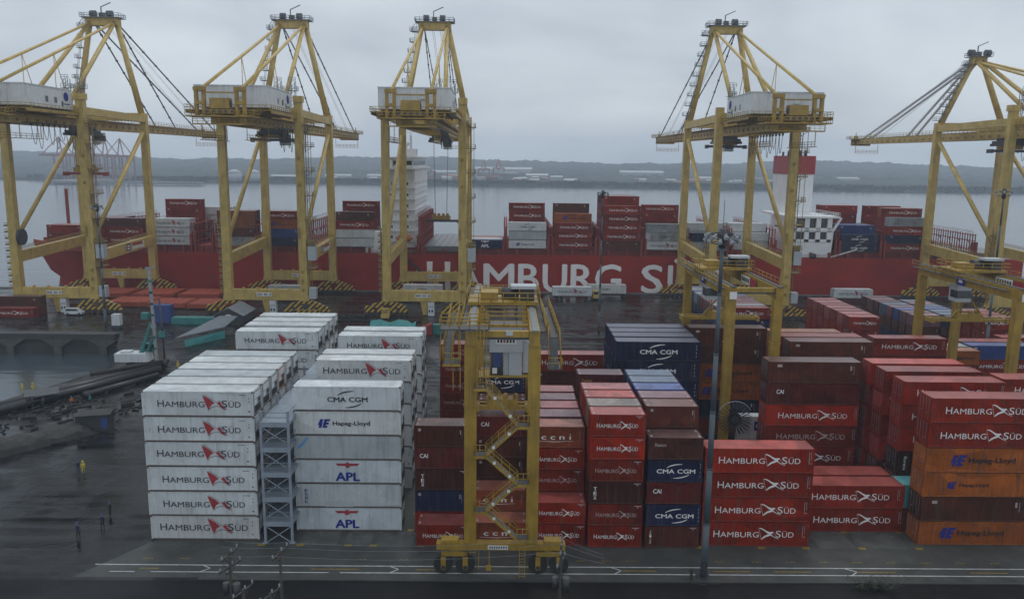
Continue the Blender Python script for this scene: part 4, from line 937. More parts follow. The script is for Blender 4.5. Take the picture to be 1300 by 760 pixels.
# the name on the side: broad humanist capitals, 9.4 m tall
def hull_text():
    t = MB(); Z0, H = 3.3, 9.6
    y = -.06
    P = lambda x, a: poly(t, [(x+u, Z0+v) for u, v in a], 0, y)
    def letter(s, x, w): add_text(t, s, x, Z0, H, w=w, offset=.022, y=y)
    for x in (-25.0, -19.2): P(x, [(0, 0), (1.9, 0), (1.75, H*.5), (1.9, H), (0, H), (.15, H*.5)])
    P(-23.2, [(0, H*.45), (4.1, H*.45), (4.1, H*.58), (0, H*.58)])
    letter("A", -16.2, 9.0); letter("M", -6.3, 9.6); letter("B", 5.0, 6.4); letter("U", 13.0, 7.6); letter("R", 22.2, 7.4); letter("G", 30.2, 8.2)
    t.build('lettering', M['hullletter'], ship); t = MB()
    letter("S", 45.4, 6.6); letter("Ü", 54.0, 7.4); letter("D", 64.4, 7.8)
    return t
hull_text().build('lettering', M['hullletter'], ship)
ld = MB(); ld.bar((-33, -.3, 15), (-20, -1.4, 4.2), .8, .5); ld.build('gangway', M['dgrey'], ship)

# ------------------------------------------------------------------ ship-to-shore cranes
Y, YD = M['yellow'], M['yellowd']
GAUGE = 37.0
mat_ladder = mat('worn_ladder', (.26, .18, .05), .6, var=.4, scale=1.5, rust=.5)
def sts(cx, label, sc):
    """origin on the ground under the middle of the landside legs; +y is seaward"""
    c = thing("ship_to_shore_crane", label, "crane", (cx, 217, 0), group="yellow quay cranes along the ship")
    one = sc.get('one', False)
    HX = 10.4                                   # half width between leg centres
    yb, yt = -24.5, 124.0+sc.get('tip', 0)      # back reach, boom tip
    # legs
    for y in (0, GAUGE):
        for s in (-1, 1):
            l = MB(); top = 57.0 if y == 0 else 55.5
            l.bar((s*HX, y, 4.0), (s*(HX-.15), y, top), 2.05, 2.2, w2=1.75, h2=2.0)
            if s == 1 and y == 0 or one and y == 0: l.box(s*HX-1.2, y-1.15, top, s*HX+1.2, y+1.15, top+1.6)
            lg = l.build('leg', Y, c)
            if y == 0:
                k = MB()                        # ladders, caged landings and cable trays on the landside legs
                xx = s*HX+(1.35 if s == 1 else -1.25)
                if s == 1:
                    k.bar((xx+.1, .2, 5), (xx+.1, .2, top-4), .20); k.bar((xx+.75, .2, 5), (xx+.75, .2, top-4), .16); k.bar((xx+1.7, -1.0, 13), (xx+1.7, -1.0, top-5), .12)
                    for z in range(6, int(top)-4): k.bar((xx+.1, .2, z), (xx+.75, .2, z), .06)
                    for z in (13, 19.5, 26, 32.5, 39, 45.5, 51):
                        k.box(xx-.2, -1.6, z-.05, xx+2.2, 1.6, z+.18); k.rail([(xx-.2, -1.6, z), (xx+2.0, -1.6, z), (xx+2.0, 1.6, z)], h=1.1, r=.05, step=1.1)
                        k.bar((xx-.1, 0, z-1.4), (xx+1.9, 0, z), .12)
                    k.box(xx, -1.2, 16, xx+1.7, .6, 20.5)
                else:
                    for z in [6.5+1.7*q for q in range(11)]: k.box(xx-.9, -.8, z, xx+.2, .6, z+.5); k.box(xx-1.0, -.9, z+.9, xx-.2, .2, z+1.0)
                    k.bar((xx-.3, .2, 5), (xx-.3, .2, 26), .22)
                k.build('ladder', mat_ladder, lg)
                if s == 1:
                    q = MB(); q.box(xx+.1, -1.3, 15.2, xx+2.2, .9, 19.0); q.build('cabinet', M['greyp'], lg); q = MB(); q.box(xx+.1, -1.3, 4.6, xx+2.0, .6, 7.6); q.build('cabinet', M['greyp'], lg)
                    q = MB(); q.box(s*HX-1.0, -1.16, 21, s*HX-.4, -1.10, 24)
                    for z in (6.5, 9, 11.5, 35, 42): q.box(s*HX-.5, -1.2, z, s*HX+.2, -1.1, z+.9)
                    q.build('junction_box', YD, lg)
    # sills and bogies
    for y in (0, GAUGE):
        b = MB(); b.box(-HX+.9, y-.85, 4.1, HX-.9, y+.85, 7.0); b.box(-HX-1.3, y-1.0, 3.9, -HX+1.4, y+1.0, 5.2); b.box(HX-1.4, y-1.0, 3.9, HX+1.3, y+1.0, 5.2)
        for x in (-6.5, -2.5, 2.2, 6.0): b.box(x, y-.5, 7.0, x+.5, y+.2, 7.5)
        sl = b.build('sill_beam', Y, c)
        p = MB(); p.box(-2.6, y-.90, 5.2, 1.6, y-.86, 6.15, 0)
        for k in range(11):
            if k not in (4, 8): p.box(-2.4+.36*k, y-.915, 5.45, -2.15+.36*k, y-.90, 5.9, 1)
        p.build('sign', [M['sign'], M['dgrey']], sl)
        j = MB(); j.hexa([(-.5, y-.5, .3), (.5, y-.5, .3), (.5, y+.5, .3), (-.5, y+.5, .3)], [(-1.2, y-.6, 4.1), (.9, y-.6, 4.1), (.9, y+.6, 4.1), (-1.2, y+.6, 4.1)]); j.build('jack_post', Y, c)
        if y == 0:
            k = MB(); k.box(.9, -1.0, .1, 2.6, .5, 3.9, 0); k.box(1.1, -1.02, 1.1, 1.5, -1.0, 1.8, 1); k.box(1.85, -1.02, 1.1, 2.3, -1.0, 1.8, 1); k.box(1.0, -1.03, 2.4, 2.5, -1.0, 2.9, 2); k.build('electrical_cabinet', [M['whitep'], M['glass'], M['greyp']], c)
        for s in (-1, 1):
            g = MB()
            for dx in (-4.6, -1.55, 1.55, 4.6):
                g.hexa([(s*HX+dx-1.3, y-.55, .9), (s*HX+dx+1.3, y-.55, .9), (s*HX+dx+1.0, y+.55, .9), (s*HX+dx-1.0, y+.55, .9)], [(s*HX+dx-.55, y-.5, 2.5), (s*HX+dx+.55, y-.5, 2.5), (s*HX+dx+.55, y+.5, 2.5), (s*HX+dx-.55, y+.5, 2.5)])
            for dx in (-3.1, 3.1): g.hexa([(s*HX+dx-2.2, y-.62, 2.2), (s*HX+dx+2.2, y-.62, 2.2), (s*HX+dx+2.2, y+.62, 2.2), (s*HX+dx-2.2, y+.62, 2.2)], [(s*HX+dx-.6, y-.62, 3.3), (s*HX+dx+.6, y-.62, 3.3), (s*HX+dx+.6, y+.62, 3.3), (s*HX+dx-.6, y+.62, 3.3)])
            g.hexa([(s*HX-3.8, y-.8, 3.1), (s*HX+3.8, y-.8, 3.1), (s*HX+3.8, y+.8, 3.1), (s*HX-3.8, y+.8, 3.1)], [(s*HX-1.2, y-.8, 4.2), (s*HX+1.2, y-.8, 4.2), (s*HX+1.2, y+.8, 4.2), (s*HX-1.2, y+.8, 4.2)])
            g.hexa([(s*(HX+6.4)-.3, y-.6, .9), (s*(HX+6.4)+.3, y-.6, .9), (s*(HX+6.4)+.3, y+.6, .9), (s*(HX+6.4)-.3, y+.6, .9)], [(s*(HX+5.6)-.3, y-.6, 2.6), (s*(HX+5.6)+.3, y-.6, 2.6), (s*(HX+5.6)+.3, y+.6, 2.6), (s*(HX+5.6)-.3, y+.6, 2.6)])
            bg_ = g.build('bogie', M['stripe'], c)
            if 'wheel' not in _cm: w = MB(); w.tube((0, -.3, 0), (0, .3, 0), .5, n=12); _cm['wheel'] = w.mesh('wheel', [M['dgrey']])
            for dx in (-5.3, -3.9, -2.25, -.85, .85, 2.25, 3.9, 5.3): place('wheel', _cm['wheel'], bg_, (s*HX+dx, y, .52))
    # tie beams and diagonal braces along y
    for s in (-1, 1):
        b = MB(); b.bar((s*HX, .6, 15.2), (s*HX, GAUGE-.6, 16.4), 1.5, 3.0)
        tb = b.build('tie_beam', Y, c)
        r = MB(); r.rail([(s*HX+.5, 1, 16.8), (s*HX+.5, GAUGE-1, 18.0)], h=1.0, r=.05, step=3); r.rail([(s*HX-.5, 1, 16.8), (s*HX-.5, GAUGE-1, 18.0)], h=1.0, r=.05, step=3); r.build('railing', YD, tb)
        if s == 1:
            q = MB(); xq = HX+.77
            q.hexa([(xq, 18, 14.9), (xq+.03, 18, 14.9), (xq+.03, 20.4, 15), (xq, 20.4, 15)], [(xq, 18, 16.9), (xq+.03, 18, 16.9), (xq+.03, 20.4, 17), (xq, 20.4, 17)], 0)
            q.box(xq+.03, 18.5, 15.3, xq+.05, 19.9, 15.8, 1); q.box(xq+.03, 18.5, 16.1, xq+.05, 19.9, 16.5, 1)
            q.build('emblem', [M['blue'], M['sign']], tb); q = MB()
            for k in range(7): q.box(xq, 21.6+1.15*k, 15.1, xq+.03, 22.5+1.15*k, 16.0, 1); q.box(xq, 21.6+1.15*k, 16.2, xq+.03, 22.6+1.15*k, 17.0, 2 if k < 6 else 1)
            q.build('sign', [M['blue'], M['sign'], M['redl']], tb)
        b = MB(); b.tube((s*HX, 1.2, 20.5), (s*(HX-.1), GAUGE-1.6, 49.5), .62, n=12); b.build('diagonal_brace', Y, c)
        b = MB(); b.bar((s*HX, .3, 54.2), (s*HX, GAUGE-.4, 53.8), 1.4, 2.0); b.build('upper_beam', Y, c)
    # portal beams along x
    for y in (0, GAUGE):
        b = MB(); b.box(-HX+.9, y-.9, 53.2, HX-.9, y+.9, 55.6); b.build('portal_beam', Y, c)
    # girder and boom: two box girders with walkways
    zb, zt = 50.2, 52.6
    xs_ = (-3.4, 3.4) if not one else (0,)
    for x in xs_:
        b = MB(); b.box(x-.7 if not one else x-2.2, yb, zb, x+.7 if not one else x+2.2, GAUGE+1, zt); b.build('girder', Y, c)
        b = MB()
        b.bar((x, GAUGE+1, (zb+zt)/2), (x*.92, yt, (zb+zt)/2+.2), 1.4 if not one else 3.6, zt-zb, w2=1.2 if not one else 3.2, h2=1.9); b.build('boom', Y, c)
    b = MB()
    for k in range(int((yt-yb)/4.2)):
        y = yb+1+4.2*k
        if not one: b.box(-3.4, y, zb+.2, 3.4, y+.35, zb+.6)
        for s in (-1, 1): b.bar((s*4.1, y, zt-.4), (s*5.6, y, zt-.1), .12); b.box(s*4.2-.1, y+.6, zb+.5, s*4.2+.1, y+1.6, zb+1.2)
    for s in (-1, 1): b.box(s*4.1 if s > 0 else -5.6, yb, zt-.15, 5.6 if s > 0 else -4.1, yt-2, zt-.05); b.rail([(s*5.6, yb, zt-.05), (s*5.6, yt-2, zt-.05)], h=1.15, r=.055, step=2.2)
    b.build('walkway', YD, c)
    b = MB(); b.box(-3.8, yt-.6, zb-.2, 3.8, yt+.6, zt+.3); b.box(-5.6, yt-3, zt-.1, 5.6, yt+1.2, zt); b.rail([(-5.6, yt-3, zt), (-5.6, yt+1.2, zt), (5.6, yt+1.2, zt), (5.6, yt-3, zt)], h=1.15, r=.06, step=1.6)
    b.build('boom_tip', YD, c); b = MB()
    b.rail([(-4.5, yt-6, zb-3.2), (4.5, yt-6, zb-3.2)], h=1.1, r=.06, step=1.5); b.bar((-4.5, yt-6, zb-3.2), (-4.5, yt-6, zb), .14); b.bar((4.5, yt-6, zb-3.2), (4.5, yt-6, zb), .14); b.box(-4.5, yt-6.8, zb-3.3, 4.5, yt-5.2, zb-3.2)
    b.build('service_cage', YD, c); b = MB()
    for x in (-3, 3): b.box(x-.4, yt-3, zt, x+.4, yt-1, zt+1.2); b.tube((x, yt-2, zt), (x, yt-2, zt+2.6), .16)
    b.box(-3.4, yt-2.2, zt, 3.4, yt-1.8, zt+.3); b.build('buffer_post', YD, c)
    # festoon loops under the girder
    f = MB(); side = 4.9
    nl = 11 if sc.get('fest', 1) else 5
    y0 = sc.get('fy', -6)
    for k in range(nl):
        ya, yb2 = y0+2.6*k, y0+2.6*(k+1); d = sc.get('fd', 6.4)*(.8+.2*math.sin(k*2.1))
        pts = [(side, ya+(yb2-ya)*q/10, zb+.1-d*math.sin(math.pi*q/10)**.7) for q in range(11)]
        f.path(pts, .07, n=5)
    f.build('festoon_cable', M['cable'], c)
    b = MB()
    for k in range(nl+1): b.box(side-.2, y0+2.6*k-.3, zb-.5, side+.2, y0+2.6*k+.3, zb+.1)
    b.box(side-.15, y0-3, zb+.1, side+.15, y0+2.6*nl+3, zb+.35); b.build('festoon_track', M['dgrey'], c)
    # trolley with the driver's cabin, ropes, and the headblock where it hangs in view
    ty = sc.get('trolley', 24.)
    b = MB(); b.box(-3.6, ty-3.2, zb-1.3, 3.6, ty+3.2, zb-.5); b.box(-2.8, ty-2.4, zb-.5, 2.8, ty+2.4, zb+.3); b.box(-3.9, ty-3.6, zb-2.0, -2.6, ty+3.6, zb-1.3); b.box(2.6, ty-3.6, zb-2.0, 3.9, ty+3.6, zb-1.3)
    tr = b.build('trolley', M['dgrey'], c)
    k = MB(); k.box(.8, ty+3.4, zb-4.2, 3.4, ty+6.2, zb-1.0, 0); k.box(.75, ty+3.35, zb-3.4, 3.45, ty+6.25, zb-1.9, 1); k.build('driver_cabin', [M['whitep'], M['glass']], tr)
    hz_ = sc.get('head', 38.)
    r = MB()
    for x in (-2.4, 2.4):
        for dy in (-1.6, 1.6): r.tube((x, ty+dy, zb-1.4), (x*.8, ty+dy*.5, hz_+1.6), .045, n=5)
    r.build('hoist_rope', M['cable'], tr)
    b = MB(); b.box(-3.2, ty-1.0, hz_+.3, 3.2, ty+1.0, hz_+1.6)
    for x in (-2.2, -.8, .8, 2.2): b.tube((x, ty-.4, hz_+1.9), (x, ty+.4, hz_+1.9), .55, n=10)
    b.build('headblock', YD, tr)
    b = MB(); b.box(-5.9, ty-1.2, hz_-.5, 5.9, ty-.7, hz_+.2); b.box(-5.9, ty+.7, hz_-.5, 5.9, ty+1.2, hz_+.2); b.box(-6.1, ty-1.3, hz_-.8, -5.5, ty+1.3, hz_+.3); b.box(5.5, ty-1.3, hz_-.8, 6.1, ty+1.3, hz_+.3); b.build('spreader', M['shipfit'] if sc.get('red') else M['dgrey'], tr)
    # machinery house with the round emblem
    hx, hy0, hy1, hz0, hz1 = 8.6, -22.0, -.8, 54.2, 59.2
    if one: hx, hy0, hy1 = 6.5, -20, -3
    b = MB(); b.box(-hx, hy0, hz0, hx, hy1, hz1); b.box(-hx-.15, hy0-.15, hz1, hx+.15, hy1+.15, hz1+.2)
    for k in range(16): b.box(-hx+.2+1.1*k, hy0-.03, hz0+.1, -hx+.26+1.1*k, hy0, hz1) if -hx+.26+1.1*k < hx else None
    b.box(1.5, hy0-.5, hz1-2.6, 3.0, hy0, hz1-1.3)
    mh = b.build('machinery_house', M['whitep'], c)
    for s in (-1, 1):
        e = MB(); e.tube((s*hx, hy1-3.0, hz0+3.2), (s*(hx+.03), hy1-3.0, hz0+3.2), 1.15, n=20, m=0); e.box(s*hx-.04, hy1-4.4, hz0+1.2, s*hx+.04, hy1-1.4, hz0+1.45, 1); e.box(s*hx-.04, hy1-5.3, hz0+.6, s*hx+.04, hy1-4.6, hz0+2.0, 2); e.build('emblem', [M['blue'], M['blue'], M['glass']], mh)
        for yy in (hy1-8.5, hy1-12.5): w_ = MB(); w_.box(s*hx-.04, yy, hz0+1.4, s*hx+.04, yy+1.2, hz0+2.8); w_.build('window', M['glass'], mh)
    b = MB(); b.box(-10.2, yb, 53.4, 10.2, 3, 53.6)
    b.rail([(-10.2, yb, 53.6), (10.2, yb, 53.6)], h=1.1, r=.06, step=1.5); b.rail([(10.2, yb, 53.6), (10.2, 2, 53.6)], h=1.1, r=.06, step=1.8); b.rail([(-10.2, yb, 53.6), (-10.2, 2, 53.6)], h=1.1, r=.06, step=1.8)
    for k in range(9): b.box(-10+2.5*k, yb+.1, 52.8, -9.8+2.5*k, 2, 53.4)
    b.build('platform', YD, c)
    # back-reach end: two post pairs, winches and stairs
    b = MB(); E = yb-6.5
    b.box(-7.6, E, 51.6, 7.6, yb, 51.9); b.rail([(-7.6, yb, 51.9), (-7.6, E, 51.9), (7.6, E, 51.9), (7.6, yb, 51.9)], h=1.15, r=.06, step=1.4)
    for x in (-4.6, 4.6):
        b.box(x-1.2, E+1.2, 51.9, x-.5, E+2.2, 58.2); b.box(x+.5, E+1.2, 51.9, x+1.2, E+2.2, 58.2); b.box(x-1.3, E+1.0, 57.4, x+1.3, E+2.4, 58.3); b.box(x-1.1, E+.9, 54.4, x+1.1, E+2.5, 55.1)
    b.box(-3.4, E+1.3, 56.9, 3.4, E+1.9, 57.2); b.box(-2.2, E+.8, 53.5, 2.2, E+3.2, 55.8); b.box(-3, E+.6, 52.3, 3, E+3.6, 53.3)
    b.box(-6.0, E-.02, 49.8, 6.0, E+.5, 50.1); b.rail([(-6.0, E, 50.1), (6.0, E, 50.1)], h=1.0, r=.05, step=1.2)
    for x in (-6, 6): b.bar((x, E+.2, 49.9), (x, E+.2, 51.8), .15)
    b.bar((4.9, yb-2, 51.9), (8.6, yb+5, 54.0), .7, .15); b.rail([(4.9, yb-2, 51.9), (8.6, yb+5, 54.0)], h=1.0, r=.05, step=1.5)
    # hanging service frames under the back reach
    for x in (-5.2, 5.2):
        b.rail([(x, yb-3, 46.6), (x, yb+14, 46.6)], h=1.1, r=.06, step=2.0); b.box(x-.6, yb-3, 46.45, x+.6, yb+14, 46.6)
        for yy in (yb-3, yb+5, yb+14): b.bar((x, yy, 46.5), (x, yy, zb), .14)
    b.build('back_reach_end', YD, c)
    w_ = MB()
    for x in (-1.4, 1.4): w_.tube((x-.9, E+2.0, 54.6), (x+.9, E+2.0, 54.6), .8, n=12)
    for k in range(5): w_.box(-3+1.4*k, E+.55, 52.4, -2.2+1.4*k, E+.7, 53.2)
    w_.build('winch', M['dgrey'], c)
    # A-frame
    zt_ = sc.get('apex', 83.5); ax = sc.get('ax', 4.0)
    for s in (-1, 1):
        b = MB(); b.tube((s*(HX-.6), GAUGE, 55), (s*ax, GAUGE, zt_-1), .95, .80, n=12); m_ = b.build('mast_leg', Y, c)
        if s == sc.get('stair', -1):
            k = MB()
            for q in range(9):
                f_ = (q+.6)/9.2; px = s*((HX-.6)*(1-f_)+ax*f_); pz = 55+(zt_-56)*f_
                k.box(px+s*.7, GAUGE-1.2, pz, px+s*2.6, GAUGE+1.0, pz+.12); k.rail([(px+s*.8, GAUGE-1.2, pz), (px+s*2.6, GAUGE-1.2, pz), (px+s*2.6, GAUGE+1.0, pz)], h=1.1, r=.05, step=1.1)
                k.bar((px+s*.9, GAUGE-1.3, pz), (px+s*1.0-s*.5, GAUGE-1.3, pz+2.9), .10); k.bar((px+s*1.3, GAUGE-1.3, pz), (px+s*1.4-s*.5, GAUGE-1.3, pz+2.9), .10)
            k.build('ladder', M['grey'], m_)
        b = MB(); b.tube((s*(ax-.3), GAUGE-.4, zt_-1), (s*(ax+1.6), 1.0, 54.5), .62, n=10); b.build('back_leg', Y, c)
        # backstays
        b = MB(); P0 = Vector((s*(ax-.4), GAUGE-.8, zt_-1.4)); P1 = Vector((s*4.6, E+1.8, 57.6))
        b.tube(P0, P1, .40, n=8); st = b.build('backstay', Y, c)
        k = MB(); Q = P0.lerp(P1, .55); k.tube(Q, (Q.x, Q.y, hz1), .10, n=5); k.tube(Q, (Q.x, Q.y+4.5, hz1), .10, n=5); k.build('stay_prop', Y, st)
        # forestays: two to each boom girder, jointed links
        for f_ in (.47, .93):
            yy = GAUGE+(yt-GAUGE)*f_; b = MB(); P0 = Vector((s*(ax-.6), GAUGE+.9, zt_-.8)); P1 = Vector((s*3.4 if not one else s*1.5, yy, zt+.1))
            b.bar(P0, P1, .22 if not one else .5, .46 if not one else .6)
            for q in range(1, 9): c_ = P0.lerp(P1, q/9); b.box(c_.x-.2, c_.y-.5, c_.z-.3, c_.x+.2, c_.y+.5, c_.z+.3)
            b.build('forestay', M['cable'] if not one else M['greyp'], c)
        b = MB()
        for k_ in range(2): b.tube((s*1.2+.5*k_, GAUGE+1.2, zt_), (s*1.8+.4*k_, GAUGE+(yt-GAUGE)*.84, zt+.6), .05, n=4)
        b.build('hoist_line', M['greyp'], c)
    b = MB(); b.box(-ax-.9, GAUGE-1.2, zt_-2.2, ax+.9, GAUGE+1.2, zt_); b.build('mast_head', Y, c)
    b = MB(); b.box(-ax-1.9, GAUGE-2.4, zt_, ax+1.9, GAUGE+2.2, zt_+.15); b.rail([(-ax-1.9, GAUGE-2.4, zt_+.15), (ax+1.9, GAUGE-2.4, zt_+.15), (ax+1.9, GAUGE+2.2, zt_+.15), (-ax-1.9, GAUGE+2.2, zt_+.15), (-ax-1.9, GAUGE-2.4, zt_+.15)], h=1.1, r=.07, step=1.4)
    b.box(-ax-3.6, GAUGE-1.0, zt_-2.6, -ax-1.6, GAUGE+1.0, zt_-2.5); b.rail([(-ax-3.6, GAUGE-1.0, zt_-2.5), (-ax-1.6, GAUGE-1.0, zt_-2.5)], h=1.1, r=.06, step=1); b.bar((-ax-3.4, GAUGE-1, zt_-2.4), (-ax-1.5, GAUGE-1, zt_+.1), .12)
    b.build('mast_platform', M['grey'], c)
    b = MB()
    for x in (-2.6, 2.4): b.tube((x-.8, GAUGE-.5, zt_+1.2), (x+.8, GAUGE-.5, zt_+1.2), 1.0, n=12)
    b.box(-.8, GAUGE-.6, zt_+.1, .6, GAUGE+.6, zt_+1.6); b.build('sheave', M['dgrey'], c)
    b = MB(); b.bar((-.4, GAUGE, zt_), (-.4, GAUGE, zt_+3.4), .28); b.bar((-.4, GAUGE, zt_+3.3), (2.6, GAUGE, zt_+4.6), .24); b.build('service_davit', M['grey'], c)
    # small lattice posts on the portal
    for x in (sc.get('post', (3.6, 7.4))):
        b = MB()
        for dx in (-.6, .6):
            b.bar((x+dx, 6, 55.4), (x+dx, 6, 63), .14); b.bar((x+dx, 7.2, 55.4), (x+dx, 7.2, 63), .14)
        for k in range(8): b.bar((x-.6, 6, 55.4+k), (x+.6, 6, 56.4+k), .10)
        b.box(x-1.2, 5.6, 60.4, x+1.2, 7.6, 60.5); b.rail([(x-1.2, 5.6, 60.5), (x+1.2, 5.6, 60.5), (x+1.2, 7.6, 60.5)], h=1.1, r=.06, step=1.2); b.rail([(x-1.0, 5.6, 62.9), (x+1.0, 5.6, 62.9)], h=1.0, r=.06, step=1)
        b.build('lattice_post', M['grey'], c)
    if sc.get('reel'):
        s = sc['reel']; b = MB(); b.tube((s*HX+1.3, .5, 20.6), (s*HX+2.0, .5, 20.6), 2.2, n=22); b.tube((s*HX+1.2, .5, 20.6), (s*HX+2.1, .5, 20.6), .5, n=12); b.build('cable_reel', M['dgrey'], c)
    return c
sts(-122.2, "yellow quay crane over the ship's bow, boom reaching towards the second crane", dict(reel=-1, trolley=20., head=37.5, fy=-14, red=1))
sts(-65.0, "yellow quay crane second from the bow, behind the white reefers", dict(trolley=12., head=47.6, fy=1))
sts(-21.6, "yellow quay crane beside the ship's deckhouse, seen head-on behind the yard gantry", dict(trolley=58., head=22.0, fd=5))
sts(67.4, "yellow quay crane beside the red-topped funnel, behind the tall lamp mast", dict(trolley=30., head=47.6, stair=-1, post=(-5.6,)))
sts(146.0, "paler quay crane at right edge with a single slim apex", dict(one=True, apex=75.5, ax=1.3, trolley=16, head=47, fy=-2, tip=-9, post=(-4.0,)))

# ------------------------------------------------------------------ rubber-tyred yard gantries
def rtg(cx, y0, span, label, full=False):
    g = thing("yard_gantry_crane", label, "gantry crane", (cx, y0, 0), group="yellow yard gantries over the stacks")
    ZT = 26.1; LX = 3.2; SB = 1.0
    for y in (0, span):
        s_ = MB(); s_.box(-6.7, y-.5, 2.75, 6.7, y+.5, 3.45); s_.box(-6.2, y-.55, 3.5, -4.4, y+.55, 3.85); s_.box(4.5, y-.55, 3.5, 6.3, y+.55, 3.8)
        s_.box(-6.2, y-.3, 1.95, -3.5, y+.3, 2.5); s_.box(3.7, y-.3, 1.95, 6.3, y+.3, 2.5); s_.box(-5.2, y-.25, 2.4, -4.5, y+.25, 2.7); s_.box(4.6, y-.25, 2.4, 5.3, y+.25, 2.7)
        sl = s_.build('sill_beam', YD, g)
        if full and y == 0:
            p = MB(); p.box(-1.35, -.53, 2.85, .75, -.50, 3.30, 0)
            for k in range(8): p.box(-1.2+.24*k, -.54, 2.97, -1.05+.24*k, -.53, 3.2, 1)
            p.build('sign', [M['sign'], M['dgrey']], sl)
        for x in (-6.0, -3.7, 3.9, 6.1):
            w = MB(); w.tube((x, y-.3, 1.0), (x, y+.3, 1.0), 1.0, n=24)
            wo = w.build('wheel', M['black'], g)
            h = MB(); h.extrude([(x-.26, .62), (x-.16, .45), (x+.16, .45), (x+.26, .62), (x+.26, 1.9), (x-.26, 1.9)], y-.36, y-.29); h.build('wheel_bracket', YD, wo)
            h = MB(); h.tube((x, y-.40, .72), (x, y-.36, .72), .22, n=12); h.build('hub', M['dgrey'], wo)
        for x in (-LX, LX):
            l = MB(); l.bar((x, y, 3.5), (x, y, ZT-1.6), 1.22, 1.0); l.box(x-.7, y-.55, 18.2, x+.7, y+.55, 18.35)
            l.build('leg', YD, g)
        b = MB(); b.box(-LX+.6, y-.3, ZT-.75, LX-.6, y+.3, ZT-.15); b.box(-LX+.6, y-.28, ZT-1.0, LX-.6, y+.28, ZT-.76, 1); b.build('cross_beam', [YD, M['dgrey']], g)
    for x in (-LX, LX):
        b = MB(); b.box(x-.5, -.7, ZT-1.6, x+.5, span+.7, ZT); go = b.build('girder', YD, g)
        b = MB(); b.box(x-.28, -1.2, ZT, x+.28, span+1.2, ZT+.14); b.build('trolley_rail', M['grey'] if full else M['dgrey'], go)
        s = 1 if x > 0 else -1
        w = MB(); xo = x+s*1.15
        w.box(min(x+s*.65, xo), 1.2, ZT-.5, max(x+s*.65, xo), span+1.6, ZT-.42, 1); w.rail([(xo, 1.2, ZT-.42), (xo, span+1.6, ZT-.42)], h=1.1, r=.045, step=1.8); w.build('walkway', [YD, M['tread']], go)
    if not full:                                # sign boards on the outer girder faces
        p = MB(); x = LX-.68
        p.box(x-.02, 7.5, ZT-1.5, x, 10.4, ZT-.3, 1); p.box(x-.02, 10.6, ZT-1.5, x, 14.8, ZT-.3, 0)
        for k in range(6): p.box(x-.04, 10.9+.62*k, ZT-1.2, x-.02, 11.3+.62*k, ZT-.6, 2)
        p.build('sign', [M['sign'], M['redl'], M['dark']], g)
        p = MB(); x = -LX-.70; p.box(x-.02, 12.0, ZT-1.5, x, 14.2, ZT-.3, 0); p.box(x-.04, 12.6, ZT-1.1, x-.02, 13.6, ZT-.7, 1); p.build('emblem', [M['blue'], M['sign']], g)
        p = MB(); p.box(-LX-.66, -1.66, ZT-1.5, -LX+.3, -1.62, ZT-.5); p.build('end_plate', M['sign'], g)
    # trolley
    ty = 14.5 if full else 17.0
    b = MB(); b.box(-4.0, ty-2.6, ZT+.25, 4.0, ty+2.6, ZT+.6); b.rail([(-4.2, ty-2.8, ZT+.6), (4.2, ty-2.8, ZT+.6), (4.2, ty+2.8, ZT+.6), (-4.2, ty+2.8, ZT+.6), (-4.2, ty-2.8, ZT+.6)], h=1.1, r=.05, step=1.4)
    b.box(-2.6, ty-1.4, ZT+.6, -.6, ty+1.4, ZT+1.5)
    tr = b.build('trolley', YD, g)
    b = MB(); b.tube((-.2, ty, ZT+1.2), (1.8, ty, ZT+1.2), .75, n=14); b.box(2.0, ty-1.5, ZT+.6, 3.6, ty+1.3, ZT+2.0); b.build('hoist_drum', M['dgrey'], tr)
    k = MB(); k.box(.9, ty-1.8, ZT+2.0, 3.8, ty+.2, ZT+2.35); k.build('engine_cover', M['greyp'], tr)
    cz = ZT-9.2 if full else ZT-5.2
    cab = MB(); cx0, cx1 = (-1.55, 2.35) if full else (-2.6, -.4)
    if full:
        cab.box(cx0, ty-1.2, ZT-5.6, cx1, ty+1.4, ZT-2.4, 0); cab.box(cx0+.15, ty-1.1, ZT-8.4, cx0+1.6, ty+1.2, ZT-5.6, 1); cab.box(cx1-1.6, ty-1.1, ZT-8.4, cx1-.1, ty+1.2, ZT-5.6, 2); cab.box(cx0+1.65, ty-.9, ZT-8.4, cx1-1.65, ty+1.2, ZT-5.6, 0)
        cab.box(cx0+.75, ty-1.24, ZT-4.6, cx1-.75, ty-1.2, ZT-3.9, 3); cab.box(cx0+.5, ty-1.13, ZT-7.4, cx0+1.3, ty-1.1, ZT-5.8, 6)
        for q in range(6): cab.box(cx0+.9+.36*q, ty-1.26, ZT-4.45, cx0+1.15+.36*q, ty-1.24, ZT-4.05, 1 if q != 2 else 4)
        cab.box(cx0-.9, ty-1.0, ZT-4.0, cx0-.1, ty+.6, ZT-2.9, 5); cab.box(cx1+.1, ty-.8, ZT-4.0, cx1+.8, ty+.8, ZT-3.0, 5); cab.box(cx1+.05, ty-.6, ZT-8.2, cx1+1.1, ty+1.2, ZT-4.6, 2)
        cab.box(cx0+.35, ty-1.14, ZT-8.2, cx0+.9, ty-1.1, ZT-7.5, 3)
    else:
        cab.box(cx0, ty-1.2, ZT-4.6, cx1, ty+1.2, ZT-2.0, 0); cab.box(cx0-.03, ty-1.23, ZT-4.0, cx1+.03, ty+.8, ZT-2.8, 1)
    co_ = cab.build('driver_cabin', [M['greyp'], M['glass'], M['greyp'], M['sign'], M['redl'], mat_pink, M['bluep']], tr)
